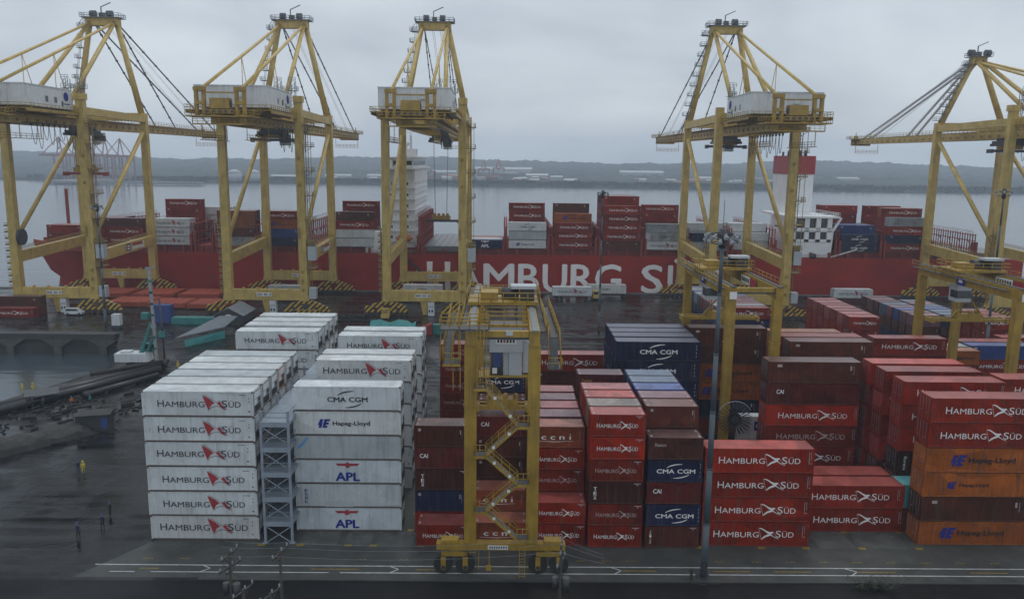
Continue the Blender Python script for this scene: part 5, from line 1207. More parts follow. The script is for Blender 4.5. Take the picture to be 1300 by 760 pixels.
    if full:
        r = MB(); r.rail([(cx0-1.3, ty-1.6, ZT-8.4), (cx0+.1, ty-1.6, ZT-8.4)], h=2.6, r=.06, step=.7, mids=3); r.box(cx0-1.4, ty-1.8, ZT-8.5, cx1+1.2, ty+1.4, ZT-8.4); r.build('cabin_platform', YD, tr)
    # spreader on its ropes
    sy, sz = (14.2, 13.6) if full else (17.0, 18.4)
    r = MB()
    for x in (-1.6, 1.6):
        for dy in (-.7, .7): r.tube((x, ty+dy, ZT+.3), (x*.9, sy+dy*.8, sz+1.2), .04, n=5)
    r.build('hoist_rope', M['cable'], tr)
    sp_ = MB(); hw = 3.0 if full else 6.0
    sp_.box(-hw, sy-.9, sz-.1, hw, sy-.55, sz+.4); sp_.box(-hw, sy+.55, sz-.1, hw, sy+.9, sz+.4); sp_.box(-hw-.1, sy-1.2, sz-.3, -hw+.3, sy+1.2, sz+.4); sp_.box(hw-.3, sy-1.2, sz-.3, hw+.1, sy+1.2, sz+.4)
    sp_.box(-1.9, sy-.8, sz+.4, 1.9, sy+.8, sz+1.1)
    for x in (-1.5, .4, 1.6): sp_.tube((x, sy-.5, sz+1.3), (x, sy+.5, sz+1.3), .30, n=12)
    if not full: sp_.bar((-2.6, sy, sz+.4), (-.2, sy, sz+3.4), .22); sp_.bar((2.6, sy, sz+.4), (.2, sy, sz+3.4), .22)
    sp_.build('spreader', YD, tr)
    if full:
        # zigzag stairs on the road side
        Lz = [(2.2, 4.55), (-2.2, 7.55), (2.2, 10.5), (-2.2, 13.5), (2.2, 16.6), (-2.2, 20.5)]
        ys_ = -1.05
        for i, (x, z) in enumerate(Lz):
            b = MB(); b.box(x-.55, ys_-.55, z-.10, x+.55, ys_+.5, z, 1); b.box(x-.58, ys_-.58, z-.35, x+.58, ys_-.54, z-.05, 0); b.bar((x, ys_+.5, z-.2), (x*1.2, -.4, z-.7), .12, m=0)
            b.rail([(x-.55, ys_-.55, z), (x+.55, ys_-.55, z), (x+.55, ys_+.5, z)] if x > 0 else [(x+.55, ys_-.55, z), (x-.55, ys_-.55, z), (x-.55, ys_+.5, z)], h=1.1, r=.04, step=.55)
            b.build('landing', [YD, M['tread']], g)
        for (xa, za), (xb, zb_) in zip(Lz[:-1], Lz[1:]):
            sgn = 1 if xb > xa else -1; f = MB()
            p, q = Vector((xa+sgn*.55, ys_, za-.05)), Vector((xb-sgn*.55, ys_, zb_-.05))
            for dy in (-.48, .44): f.bar(p+Vector((0, dy, -.08)), q+Vector((0, dy, -.08)), .08, .24, m=0)
            n = 12
            for k in range(n): c_ = p.lerp(q, (k+.5)/n); f.box(c_.x-.12, ys_-.42, c_.z-.02, c_.x+.12, ys_+.38, c_.z+.02, 1)
            for dy in (-.48, .44): f.rail([p+Vector((0, dy, 0)), q+Vector((0, dy, 0))], h=1.05, r=.035, step=1.0)
            m1 = p.lerp(q, .25); m2 = p.lerp(q, .72)
            for mm in (m1, m2): f.box(mm.x-.14, ys_-.53, mm.z-.05, mm.x+.14, ys_-.52, mm.z+.25, 2)
            f.build('stair_flight', [YD, M['grey'], M['sign']], g)
        def ladder(x, y, z0, z1, cage=False):
            l = MB()
            for dx in (-.28, .28): l.bar((x+dx, y, z0), (x+dx, y, z1), .06)
            for k in range(int((z1-z0)/.32)): l.bar((x-.28, y, z0+.2+.32*k), (x+.28, y, z0+.2+.32*k), .035)
            if cage:
                for k in range(int((z1-z0-2)/1.1)):
                    z = z0+2+1.1*k; l.path([(x+.42*math.cos(R(a)), y-.1+.7*math.sin(R(a)), z) for a in range(180, 361, 30)], .03, n=4)
                for a in (200, 270, 340): l.tube((x+.42*math.cos(R(a)), y-.1+.7*math.sin(R(a)), z0+2), (x+.42*math.cos(R(a)), y-.1+.7*math.sin(R(a)), z1), .025, n=4)
            l.build('ladder', YD, g)
        ladder(2.2, ys_-.55, .25, 4.5); ladder(-2.2, ys_-.5, 20.5, ZT+.4, True); ladder(-2.9, ys_-.2, 2.7, 22, False)
        # top platforms either side
        b = MB()
        b.box(-5.9, -1.2, ZT-3.4, -4.2, 1.4, ZT-3.28, 1); b.rail([(-5.9, 1.4, ZT-3.3), (-5.9, -1.2, ZT-3.3), (-4.2, -1.2, ZT-3.3)], h=1.1, r=.045, step=.7); b.box(-5.95, -1.25, ZT-3.55, -4.2, -1.18, ZT-3.3, 0)
        b.bar((-5.7, 1.2, ZT-3.3), (-5.2, 7.5, ZT+.2), .8, .12, m=1); b.rail([(-6.1, 1.2, ZT-3.2), (-5.6, 7.5, ZT+.3)], h=1.1, r=.045, step=1.0); b.rail([(-5.2, 1.2, ZT-3.2), (-4.7, 7.5, ZT+.3)], h=1.1, r=.045, step=1.0)
        for x in (-6.2, -4.4): b.bar((x, 0, ZT-3.3), (x, 0, ZT+1.4), .10)
        b.rail([(-6.2, -.9, ZT+.2), (-1.4, -.9, ZT+.2)], h=1.1, r=.045, step=.9, mids=3); b.box(-6.2, -1.2, ZT+.08, -1.4, 1.2, ZT+.2, 1)
        b.rail([(-6.2, 1.2, ZT+.2), (-1.4, 1.2, ZT+.2)], h=1.1, r=.045, step=.9, mids=3)
        for x in (-4.9, -4.2, -2.2, -1.6): b.bar((x, -1.0, ZT-6), (x, -1.0, ZT+2.2), .08)
        b.build('access_platform', [YD, M['tread']], g)
        b = MB()
        b.bar((4.5, 8.5, ZT+.6), (5.2, 1.6, ZT-1.2), .8, .12, m=1); b.rail([(4.1, 8.5, ZT+.6), (4.8, 1.6, ZT-1.1)], h=1.1, r=.045, step=.9); b.rail([(5.0, 8.5, ZT+.6), (5.7, 1.6, ZT-1.1)], h=1.1, r=.05, step=.9)
        b.box(4.5, -.8, ZT-3.9, 5.9, 1.0, ZT-3.8, 1); b.bar((5.1, 1.4, ZT-1.2), (5.2, -.6, ZT-3.8), .8, .12, m=1); b.rail([(5.75, 1.4, ZT-1.1), (5.8, -.8, ZT-3.8)], h=1.1, r=.05, step=.6); b.rail([(4.6, 1.4, ZT-1.1), (4.6, -.8, ZT-3.8), (5.9, -.8, ZT-3.8)], h=1.1, r=.05, step=.6)
        b.build('access_stair', [YD, M['tread']], g)
        b = MB(); b.box(-2.6, 3.0, ZT-.45, 2.6, 3.3, ZT-.15)
        for y in (1.0, 3.2, 5.4): b.rail([(-2.4, y, ZT+.1), (2.6, y, ZT+.1)], h=1.1, r=.04, step=2.5)
        b.build('walkway_bridge', YD, g)
        b = MB(); b.box(.3, -.45, ZT-.55, 1.0, -.32, ZT-.1); b.build('floodlight', M['lamp'], g)
        b = MB(); b.bar((-2.3, -.3, .5), (-2.3, -.3, 2.7), .09); b.bar((-1.2, -.3, .9), (-1.2, -.3, 2.7), .09); b.box(-1.5, -.4, .4, -1.0, -.2, .95); b.build('control_box', M['yellowd'], g)
    else:
        # cable reel and power cabinet on the near sill
        rl_ = MB(); xr, zr = -1.9, 7.5
        for k in range(26):
            a = 2*math.pi*k/26
            rl_.tube((xr+.55*math.cos(a), -.9, zr+.55*math.sin(a)), (xr+2.35*math.cos(a), -1.0, zr+2.35*math.sin(a)), .06, n=4)
            rl_.tube((xr+.55*math.cos(a), -.4, zr+.55*math.sin(a)), (xr+2.35*math.cos(a), -.3, zr+2.35*math.sin(a)), .06, n=4)
        rl_.tube((xr, -1.1, zr), (xr, -.2, zr), .6, n=16); rl_.tube((xr, -.85, zr), (xr, -.45, zr), .95, n=24)
        rl_.build('cable_reel', M['dgrey'], g)
        gd = MB(); gd.path([(xr+2.55*math.cos(R(a)), -.65, zr+2.55*math.sin(R(a))) for a in range(30, 151, 10)], .06, n=5); gd.build('reel_guard', M['greyp'], g)
        cb_ = MB(); cb_.box(-.9, .2, 4.4, 2.4, 1.9, 7.6, 0); cb_.box(1.2, .17, 5.6, 2.2, .2, 6.9, 1); cb_.box(1.45, .15, 6.0, 1.9, .17, 6.5, 0); cb_.box(-.9, .2, 2.6, 2.4, 1.9, 4.4, 2)
        for k in range(7): cb_.box(-.7+.25*k, .18, 4.8, -.66+.25*k, .2, 7.3, 2)
        cb_.build('power_cabinet', [M['whitep'], M['blue'], M['greyp']], g)
    return g
mat_pink = mat("pink_cover", (.55, .36, .33), .6)
rtg(0.0, 77.7, 27.3, "yellow gantry on tyres with zigzag stairs, straddling the front stacks", True)
rtg(34.3, 107.0, 25.5, "yellow yard gantry behind the tall lamp mast, under the fourth quay crane")
rtg(73.9, 107.0, 25.5, "yellow yard gantry near the right edge below the last crane")

# ------------------------------------------------------------------ lamp masts
def lamp_mast(x, y, h, r0, label, heads=12, spire=3.5):
    t = thing("lamp_mast", label, "lamp mast", (x, y, 0), group="high floodlight masts")
    b = MB(); n = 6
    for k in range(n): 
        b.tube((0, 0, h*k/n), (0, 0, h*(k+1)/n), r0*(1-.58*k/n), r0*(1-.58*(k+1)/n)+.01, n=12)
        if k: b.tube((0, 0, h*k/n-.05), (0, 0, h*k/n+.12), r0*(1-.58*k/n)+.03, n=12)
    b.build('pole', M['mast'], t)
    b = MB(); b.tube((0, 0, 0), (0, 0, .12), r0*1.9, n=16); b.box(-.7, -.7, 0, .7, .7, .06); b.build('base_plate', M['dgrey'], t); b = MB(); b.box(-.25, -r0-.04, .9, .25, -r0+.1, 1.9); b.build('access_hatch', M['dgrey'], t)
    b = MB(); rr = 1.15 if heads > 8 else .9
    b.path([(rr*math.cos(R(a)), rr*math.sin(R(a)), h) for a in range(0, 361, 30)], .06, n=5); b.path([(rr*math.cos(R(a)), rr*math.sin(R(a)), h-.9) for a in range(0, 361, 30)], .05, n=5)
    for a in range(0, 360, 60): b.bar((0, 0, h-.4), (rr*math.cos(R(a)), rr*math.sin(R(a)), h), .07)
    b.tube((0, 0, h-1.4), (0, 0, h+.5), .34, n=10); b.tube((0, 0, h+.4), (0, 0, h+spire), .03, n=5); b.build('lamp_ring', M['dgrey'], t)
    for k in range(heads):
        a = 2*math.pi*(k+.3)/heads; dz = .45*(k % 2)
        f = MB(); c_, s_ = math.cos(a), math.sin(a); o_ = Vector((c_*(rr+.15), s_*(rr+.15), h-.45+dz)); e = Vector((c_*(rr+.5), s_*(rr+.5), h-.70+dz))
        f.tube(o_, e, .13, .25, n=10, m=0); f.tube(e, e+Vector((c_*.06, s_*.06, -.05)), .25, .22, n=10, m=1); f.build('floodlight', [M['grey'], M['lamp']], t)
lamp_mast(21.2, 76.9, 35.9, .38, "tall grey lamp mast in front of the red four-high stack", 18, 3.2)
lamp_mast(24.0, 195.0, 35.2, .30, "thin lamp mast against the ship's big lettering", 8, .4)
lamp_mast(-98.9, 195.5, 30.6, .34, "pale lamp mast before the first quay crane", 8, .3)
lamp_mast(93.2, 149.0, 38.0, .32, "slim lamp mast in front of the last quay crane's leg", 8, .3)

# ------------------------------------------------------------------ reefer rack with platforms
rk = thing("reefer_rack", "blue-grey steel rack of walkways between the white reefer stacks", "steel rack", (-27.0, 84.0, 0))
x0, x1 = .55, 3.55
for y in [0, 6.5, 13, 19.5, 26]:
    for x in (x0, x1): b = MB(); b.bar((x, y, 0), (x, y, 15.4), .26, .26); b.box(x-.3, y-.3, 0, x+.3, y+.3, .05); b.build('post', M['steel'], rk)
for i, z in enumerate((2.75, 5.65, 8.55, 11.45, 14.35)):
    b = MB(); b.box(x0-.12, -.12, z-.35, x1+.12, 26.3, z-.22); b.box(x0-.14, -.16, z-.75, x1+.14, -.10, z-.2); b.box(x0-.14, 0, z-.6, x0-.04, 26, z-.2); b.box(x1+.04, 0, z-.6, x1+.14, 26, z-.2); pf = b.build('platform', M['steel'], rk)
    b = MB(); b.rail([(x0, -.1, z-.22), (x1, -.1, z-.22)], h=1.1, r=.045, step=3.0); b.rail([(x1+.08, 0, z-.22), (x1+.08, 26, z-.22)], h=1.1, r=.03, step=2.2); b.build('railing', M['grey'], pf)
    b = MB(); zz = z-.8; zl = z-2.75; b.bar((x0+.1, 0, zl), (x1-.1, 0, zz), .09); b.bar((x1-.1, 0, zl), (x0+.1, 0, zz), .09); b.build('cross_brace', M['steel'], rk)
b = MB()
for i in range(4): b.bar((x0+.5, 9+.2*i, 2.55+2.9*i), (x1-.6, 12+.2*i, 5.45+2.9*i), .7, .12)
b.build('stair_flight', M['steel'], rk)

# ------------------------------------------------------------------ people
def person(label, x, y, rz, top, legs, hood=False, helmet=True, arm=0., stride=.12):
    t = thing("person", label, "person", (x, y, 0), rz)
    J = [(0, 0, .95), (0, 0, 1.15), (0, 0, 1.40), (0, .01, 1.52), (0, .03, 1.66), (0, .02, 1.76),
         (.20, 0, 1.41), (.25, .02, 1.14), (.22+arm*.3, .14+arm*.15, .92+arm*.35), (-.20, 0, 1.41), (-.25, 0, 1.14), (-.23, .10, .92),
         (.10, 0, .90), (.11, stride, .50), (.12, stride*.6, .08), (.12, stride*.6+.14, .04), (-.10, 0, .90), (-.11, -stride*.5, .50), (-.12, -stride, .08), (-.12, -stride+.14, .04)]
    Rr = [.15, .15, .17, .065, .105, .085, .085, .065, .05, .085, .065, .05, .105, .08, .06, .045, .105, .08, .06, .045]
    Ed = [(0, 1), (1, 2), (2, 3), (3, 4), (4, 5), (2, 6), (6, 7), (7, 8), (2, 9), (9, 10), (10, 11), (0, 12), (12, 13), (13, 14), (14, 15), (0, 16), (16, 17), (17, 18), (18, 19)]
    me = bpy.data.meshes.new("body"); me.from_pydata(J, Ed, []); o = bpy.data.objects.new("body", me); C.objects.link(o)
    md = o.modifiers.new("skin", 'SKIN'); me.skin_vertices
    for k, r in enumerate(Rr): me.skin_vertices[0].data[k].radius = (r, r*.8)
    me.skin_vertices[0].data[0].use_root = True
    sb = o.modifiers.new("sub", 'SUBSURF'); sb.levels = 1; sb.render_levels = 1
    dg = bpy.context.evaluated_depsgraph_get(); m2 = bpy.data.meshes.new_from_object(o.evaluated_get(dg)); bpy.data.objects.remove(o)
    m2.name = "body"
    for mm in (top, legs, M['skin'], M['black']): m2.materials.append(mm)
    for p in m2.polygons:
        z = p.center.z; hx = abs(p.center.x)
        p.material_index = 3 if z < .11 else 1 if z < .93 and hx < .20 else 2 if (z > 1.50 or (hx > .19 and z < .95)) else 0
        if hood and z > 1.50 and p.center.y < .06: p.material_index = 0
        p.use_smooth = True
    place('body', m2, t)
    if helmet:
        b = MB(); b.lathe([(.145, 1.735), (.135, 1.80), (.09, 1.87), (.01, 1.885)], (0, .02, 0), n=12); b.box(-.10, .12, 1.735, .10, .23, 1.75); b.build('helmet', M['bluep'] if not hood else top, t)
    return t
person("person in full yellow rainwear walking beside a colleague in navy", -56.9, 103.4, R(200), M['rainy'], M['rainy'], True)
person("person in navy workwear walking beside yellow rainwear", -57.8, 103.8, R(190), M['navy'], M['navy'])
person("person in navy standing alone on the dark wet asphalt", -47.9, 84.9, R(150), M['navy'], M['black'])
person("person in navy nearer of two by the white reefers", -46.3, 87.2, R(170), M['navy'], M['black'])
person("person in black further of two by the white reefers", -47.1, 90.6, R(230), M['dgrey'], M['black'], arm=1.0)
person("person in yellow rainwear by the inlet, left of a pair", -86.9, 140.3, R(90), M['rainy'], M['rainy'], True)
person("person in yellow rainwear by the inlet, right of a pair", -85.4, 140.9, R(250), M['rainy'], M['rainy'], True)
person("person in yellow rain jacket near the drilling rig", -65.8, 157.6, R(200), M['rainy'], M['rainy'], True)
person("person in orange top among the group by the piles", -74.2, 133.0, R(190), M['orange'], M['navy'])
person("person in teal top among the group by the piles", -71.6, 134.2, R(160), M['teal'], M['navy'])
person("person in black with dark helmet left of the piles group", -80.2, 131.8, R(120), M['dgrey'], M['black'])
person("second black-clad person beside the black-clad worker by piles", -78.6, 132.2, R(220), M['dgrey'], M['navy'])

# ------------------------------------------------------------------ drilling rig
rg = thing("drilling_rig", "white and teal crawler drilling rig with a tall white mast", "drilling rig", (-73.6, 158.5, 0), R(2))
for s in (-1, 1):
    b = MB(); b.extrude([(-3.2, .1), (-2.9, 0), (2.9, 0), (3.2, .1), (3.4, .5), (3.1, .95), (-3.1, .95), (-3.4, .5)], s*1.9-.4, s*1.9+.4); b.build('track', M['black'], rg)
b = MB(); b.box(-2.4, -1.7, .9, 2.2, 1.7, 1.5); b.tube((0, 0, 1.4), (0, 0, 1.7), 1.2, n=16); b.build('undercarriage', M['dgrey'], rg)
b = MB(); b.hexa([(-4.6, -1.6, 1.7), (2.0, -1.6, 1.7), (2.0, 1.6, 1.7), (-4.6, 1.6, 1.7)], [(-4.6, -1.6, 3.4), (1.6, -1.6, 3.4), (1.6, 1.6, 3.4), (-4.6, 1.6, 3.4)]); b.box(-3.6, -1.2, 3.4, -1.6, .6, 3.8)
for k in range(5): b.box(-4.2+1.1*k, -1.63, 2.0, -4.14+1.1*k, -1.6, 3.2)
b.build('body', M['whitep'], rg)
b = MB(); b.box(.4, .6, 3.4, 2.4, 1.7, 5.0, 0); b.box(.35, .55, 4.0, 2.45, 1.75, 4.8, 1); b.build('cabin', [M['teal'], M['glass']], rg)
b = MB(); b.bar((.2, -.3, 3.2), (2.6, -.3, 9.6), .6, .7, w2=.4, h2=.5); b.bar((1.2, -.9, 2.6), (2.9, -.5, 7.0), .28); b.bar((1.2, .3, 2.6), (2.9, -.1, 7.0), .28); b.build('boom', M['teal'], rg)
b = MB(); b.bar((3.3, -.3, .8), (2.9, -.3, 20.4), .5, .5); b.box(2.6, -.6, 8.5, 3.5, 0, 9.3); b.bar((2.1, -.3, 20.3), (4.0, -.3, 21.0), .35, .28); b.box(2.3, -.6, 20.5, 3.4, 0, 20.9)
for k in range(7): b.box(2.66, -.58, 4+2.3*k, 3.4, -.54, 4.5+2.3*k, 1); b.build('mast', [M['whitep'], M['teal']], rg)
b = MB(); b.tube((4.9, -.3, .4), (4.5, -.3, 14.6), .2, n=8); b.tube((4.9, -.3, .3), (4.85, -.3, 2.0), .42, n=10); b.tube((3.1, -.3, 12.6), (4.6, -.3, 12.6), .1); b.build('drill_string', M['dgrey'], rg)
b = MB(); b.box(4.1, -.7, 6.6, 5.1, .1, 7.8); b.build('rotary_head', M['teal'], rg)
b = MB(); b.tube((2.9, -.3, 20.4), (-2.8, -.3, 3.5), .03, n=4); b.box(.9, -.9, 10.4, 2.3, .3, 11.6); b.box(2.2, -.5, 10.8, 3.0, -.1, 11.1); b.build('auxiliary_winch', M['teal'], rg)
def tubes(label, pts, r, n=14, m='pipe', grp="steel piles lying by the inlet"):
    b = MB(); b.path(pts, r, n=n, m=0); tag(b.build("steel_pile", M[m]), label, "pile", grp)
tubes("black steel pile nearest the drilling rig tracks", [(-82.0, 139.0, .6), (-70.0, 160.0, .6)], .55)
tubes("long black steel pile below the first one", [(-86, 129.5, .7), (-69.2, 158.6, .7)], .7)
tubes("long black pile along the inner edge of the heap", [(-84.5, 127.0, .7), (-68.5, 155.5, .7)], .7)
tubes("short black pile on the group's side", [(-74.6, 137.5, .55), (-67.3, 151.5, .55)], .55)
tubes("rusty brown pile ending by the rig's track", [(-78.5, 148.0, 1.6), (-68.6, 159.8, 1.4)], .42, m='mud')
bk = MB(); q_ = random.Random(9); nx, ny = 44, 12
def mound(u, v):
    p = Vector((-78.2, 104.6, 0)).lerp(Vector((-64.6, 121.6, 0)), u); n = Vector((-.78, .62, 0))*(v-.5)*5.2
    e = math.sin(math.pi*min(1, max(0, v)))**.55*min(1, u*9, (1-u)*9)
    z = e*(1.7+.6*mnoise.noise(Vector((u*9, v*2, 1)))+.5*abs(mnoise.noise(Vector((u*30, v*7, 4)))))
    return (p.x+n.x+.25*mnoise.noise(Vector((u*22, v*5, 2))), p.y+n.y+.25*mnoise.noise(Vector((u*22, v*5, 7))), max(.0, z))
for a in range(nx):
    for c_ in range(ny): bk.face([mound(a/nx, c_/ny), mound((a+1)/nx, c_/ny), mound((a+1)/nx, (c_+1)/ny), mound(a/nx, (c_+1)/ny)])
tag(bk.build("spoil_heap", M['mud']), "long dark heap of muddy spoil beside the walking pair", "spoil heap")
db = MB()
for k in range(260):                           # loose boards, offcuts and lumps nobody would count
    x = q_.uniform(-92, -61); y = q_.uniform(112, 150)
    if y > 150+(x+80)*1.2 or (x < -84 and y > 132): continue
    l = q_.uniform(.3, 2.6) if q_.random() < .5 else q_.uniform(.2, .6); a = q_.uniform(.3, 1.3); w = q_.uniform(.08, .35); h = q_.uniform(.08, .5)
    d = Vector((math.cos(a), math.sin(a), 0))*l/2
    db.bar(Vector((x, y, h/2))-d, Vector((x, y, h/2+q_.uniform(0, .25)))+d, w, h)
kind(db.build("debris", mat("dark_debris", (.035, .031, .027), .7, var=.6, scale=.5)), "stuff")
kb = thing("site_hut", "small dark hut with a blue panel at the spoil heap's end", "hut", (-64.2, 121.6, 0), R(14))
b = MB(); b.box(-2.6, -1.6, 0, 2.2, 1.6, 2.6); b.build('wall', M['dgrey'], kb); b = MB(); b.box(-2.8, -1.8, 2.6, 2.4, 1.8, 2.75); b.build('roof', M['mud'], kb); b = MB(); b.box(1.0, -1.63, .6, 2.0, -1.6, 2.2); b.build('panel', M['bluep'], kb)
sk = thing("shelter", "low grey-roofed shelter beside the piles", "hut", (-79.5, 133.6, 0), R(30))
b = MB(); b.hexa([(-2.6, -1.2, 2.0), (2.6, -1.2, 2.0), (2.6, 1.4, 2.6), (-2.6, 1.4, 2.6)], [(-2.6, -1.2, 2.1), (2.6, -1.2, 2.1), (2.6, 1.4, 2.7), (-2.6, 1.4, 2.7)]); b.build('roof', M['tread'], sk)
for x in (-2.4, 2.4):
    for y, z in ((-1.0, 2.0), (1.2, 2.5)): b = MB(); b.bar((x, y, 0), (x, y, z), .12); b.build('post', M['dgrey'], sk)
for i, (x, y, l, a) in enumerate(((-60.5, 136.5, 9, 62), (-62.5, 139.5, 8, 60), (-88.0, 121, 5, 20), (-84, 118.5, 4, -10))):
    b = MB(); b.box(-l/2, -.25, 0, l/2, .25, .25); b.box(-l/2+.6, -.7, .25, l/2-.3, -.2, .45); o = b.build("timber_baulk", M['mud'], loc=(x, y, 0)); o.rotation_euler = (0, 0, R(a))
    tag(o, ["long timber baulk right of the dark hut", "second timber baulk right of the dark hut", "short timber baulk left of the spoil heap", "stubby timber baulk nearest the frame edge"][i], "timber", "timbers lying on the yard")
# sheds, barge and teal sheets near the old wharf
bg2 = thing("tin_shed", "grey lean-to roof over a teal tarpaulin behind the white reefers", "shed", (-69.5, 185.0, 0), R(0))
b = MB(); b.hexa([(-4.2, -9, 2.2), (3.2, 2, 2.6), (3.2, 11, 3.4), (-1.2, 11, 3.4)], [(-4.2, -9, 2.4), (3.2, 2, 2.8), (3.2, 11, 3.6), (-1.2, 11, 3.6)]); b.build('roof', M['grey'], bg2)
b = MB(); b.hexa([(-2.6, -7.6, 0), (3.0, 1.8, 0), (3.0, 2.2, 0), (-2.6, -7.2, 0)], [(-2.9, -7.4, 1.5), (3.0, 1.9, 1.8), (3.0, 2.3, 1.8), (-2.9, -7.0, 1.5)]); b.build('curtain', M['tarp'], bg2)
gs = thing("gable_shed", "small dark shed with an arched vent under a grey gable roof", "shed", (-71.0, 203.0, 0), R(0))
b = MB(); b.extrude([(-3.6, 0), (3.6, 0), (3.6, 2.2), (0, 4.0), (-3.6, 2.2)], 0, 10); b.build('wall', M['dgrey'], gs)
b = MB()
for s in (-1, 1): b.hexa([(s*4.0, -.3, 2.1), (0, -.3, 4.2), (0, 10.3, 4.2), (s*4.0, 10.3, 2.1)], [(s*4.0, -.3, 2.25), (0, -.3, 4.35), (0, 10.3, 4.35), (s*4.0, 10.3, 2.25)])
b.build('roof', M['grey'], gs)
b = MB(); b.extrude([(1.4*math.cos(R(a)), 1.0+1.6*math.sin(R(a))) for a in range(0, 181, 15)], -.08, -.02); b.build('vent', M['sign'], gs)
b = MB(); b.box(0, 0, 0, 13.0, 2.6, 1.6); b.box(0, 0, 1.6, 13.0, 2.6, 1.66); tag(b.build("teal_box", M['teal'], loc=(-85.6, 202.5, 0)), "long teal container lying left of the gabled shed", "container")
b = MB(); b.box(0, 0, 0, 4.6, 2.5, 4.6); b.box(.2, -.03, .3, 4.4, 0, 4.3); tag(b.build("blue_box", M['bluep'], loc=(-91.0, 204.0, 0)), "dark blue steel box behind the drilling mast", "container")
tp = MB(); n = 10
for i in range(n):
    for j in range(3):
        def P(a, b_): 
            u = a/n; v = b_/3; return (11.6*u, 5*v, (2.2*math.sin(math.pi*min(1, v*.8+.1)))*(.55+.45*abs(math.sin(u*6.3+.6)))+.1*math.sin(a*3.1+b_))
        tp.face([P(i, j), P(i+1, j), P(i+1, j+1), P(i, j+1)])
tag(tp.build("tarpaulin", M['tarp'], loc=(-33.8, 198.0, 0)), "peaked teal tarpaulin under the third quay crane", "tarpaulin")
b = MB(); b.hexa([(-17.2, 193.6, 0), (-15.0, 193.6, 0), (-15.0, 195.2, 0), (-17.2, 195.2, 0)], [(-17.4, 193.4, 2.3), (-14.8, 193.4, 2.3), (-14.8, 195.4, 2.3), (-17.4, 195.4, 2.3)]); tag(b.build("skip_bin", M['teal']), "small teal skip left of the gantry stairs", "skip")
b = MB(); b.hexa([(-22.5, 190.5, 0), (-17.6, 192.5, 0), (-17.6, 196, 0), (-22.5, 194, 0)], [(-22.5, 190.5, .9), (-17.6, 192.5, 2.6), (-17.6, 196, 2.6), (-22.5, 194, .9)]); tag(b.build("loading_ramp", M['shipfit']), "dull red loading ramp behind the white reefers", "ramp")
tk = thing("water_tank", "small white tank box beside the pale lamp mast", "tank", (-96.9, 197.0, 0))
b = MB(); b.box(-.9, -.8, .8, 1.1, .8, 3.6); b.build('tank', M['whitep'], tk); b = MB(); b.box(-1.0, -.9, 0, 1.2, .9, .8); b.build('stand', M['dgrey'], tk)
# hatch covers lying on the apron
for i, (x, y, w, d) in enumerate(((-113.5, 224.6, 12.2, 9.5), (-100.8, 223.4, 10.6, 9.0), (-89.5, 222.6, 11.2, 9.6), (-126.5, 239, 12.5, 11), (-112.6, 239, 12.4, 11), (-98.6, 239, 12.4, 11))):
    t_ = thing("hatch_cover", ["orange-red hatch cover nearest the drilling mast's left", "orange-red hatch cover behind the drilling mast", "orange-red hatch cover beside the second quay crane", "rear hatch cover under the first quay crane", "rear hatch cover in the middle of three", "rear hatch cover nearest the second quay crane"][i], "hatch cover", (x, y, 0), group="hatch covers laid on the quay")
    b = MB(); b.box(0, 0, .3, w, d, 1.5); b.box(.3, .3, 1.5, w-.3, d-.3, 1.62)
    for k in range(5): b.box(.8+k*(w-1.6)/4-.1, .2, 1.62, .8+k*(w-1.6)/4+.1, d-.2, 1.72)
    b.build('panel', M['hatchred'], t_)
    b = MB()
    for xx in (.3, w-.8): b.box(xx, .2, 0, xx+.5, d-.2, .3)
    b.build('skid', M['dgrey'], t_)
# vehicles
def trailer(x, y, label, code, rz=0., cab=True, L=L40):
    t_ = thing("container_truck", label, "truck", (x, y, 0), rz, group="trucks under the quay cranes")
    b = MB(); b.box(0, .6, 1.05, 12.6, 2.0, 1.35); b.build('chassis', M['dgrey'], t_)
    for xx in (1.6, 3.0, 10.6):
        b = MB(); b.tube((xx, .3, .52), (xx, 2.55, .52), .52, n=14); b.build('axle', M['black'], t_)
    if cab:
        c = MB(); c.hexa([(12.7, .3, .7), (14.8, .3, .7), (14.8, 2.5, .7), (12.7, 2.5, .7)], [(12.7, .3, 3.0), (14.4, .3, 3.0), (14.4, 2.5, 3.0), (12.7, 2.5, 3.0)], 0); c.box(12.9, .27, 1.9, 14.3, 2.53, 2.7, 1); c.build('cab', [M['yellow'], M['glass']], t_)
        b = MB(); b.tube((14.0, .35, .5), (14.0, 2.5, .5), .5, n=14); b.build('axle', M['black'], t_)
    return t_
def load(x, y, z, code, label, L=L40):
    look, col, lg, reef = K[code]
    t_ = thing('reefer_container' if reef else 'shipping_container', label, 'reefer' if reef else 'container', (x, y, z), group="containers on trucks under the quay cranes")
    place('body', body_mesh(L, HC, reef), t_, color=col); place('roof', roof_mesh(L, HC, reef), t_, color=col)
    for nm, me in logo(lg, L, HC): place(nm, me, t_, (L/2, -.013, HC*.5))
trailer(15.2, 243.4, "truck chassis under the white reefer below the ship's lettering", 'HW', cab=True)
load(15.2, 243.0, 1.37, 'HW', "white reefer with red emblem on a truck below the ship's lettering")
trailer(27.6, 248.4, "second truck chassis under a white reefer, ship side", 'YW', cab=False)
load(26.6, 248.0, 1.37, 'YW', "white reefer with dark letters on the second truck, ship side")
trailer(102.6, 244.4, "truck chassis under the white reefer right of the funnel", 'HW', R(0), cab=False)
load(103.0, 244.0, 1.37, 'HW', "white reefer on a truck right of the funnel crane")
trailer(-31.6, 243.4, "truck chassis behind the third quay crane's sill", 'YW', cab=False)
load(-31.0, 243.0, 1.5, 'YW', "grey-white reefer with dark letters behind the third crane's sill")
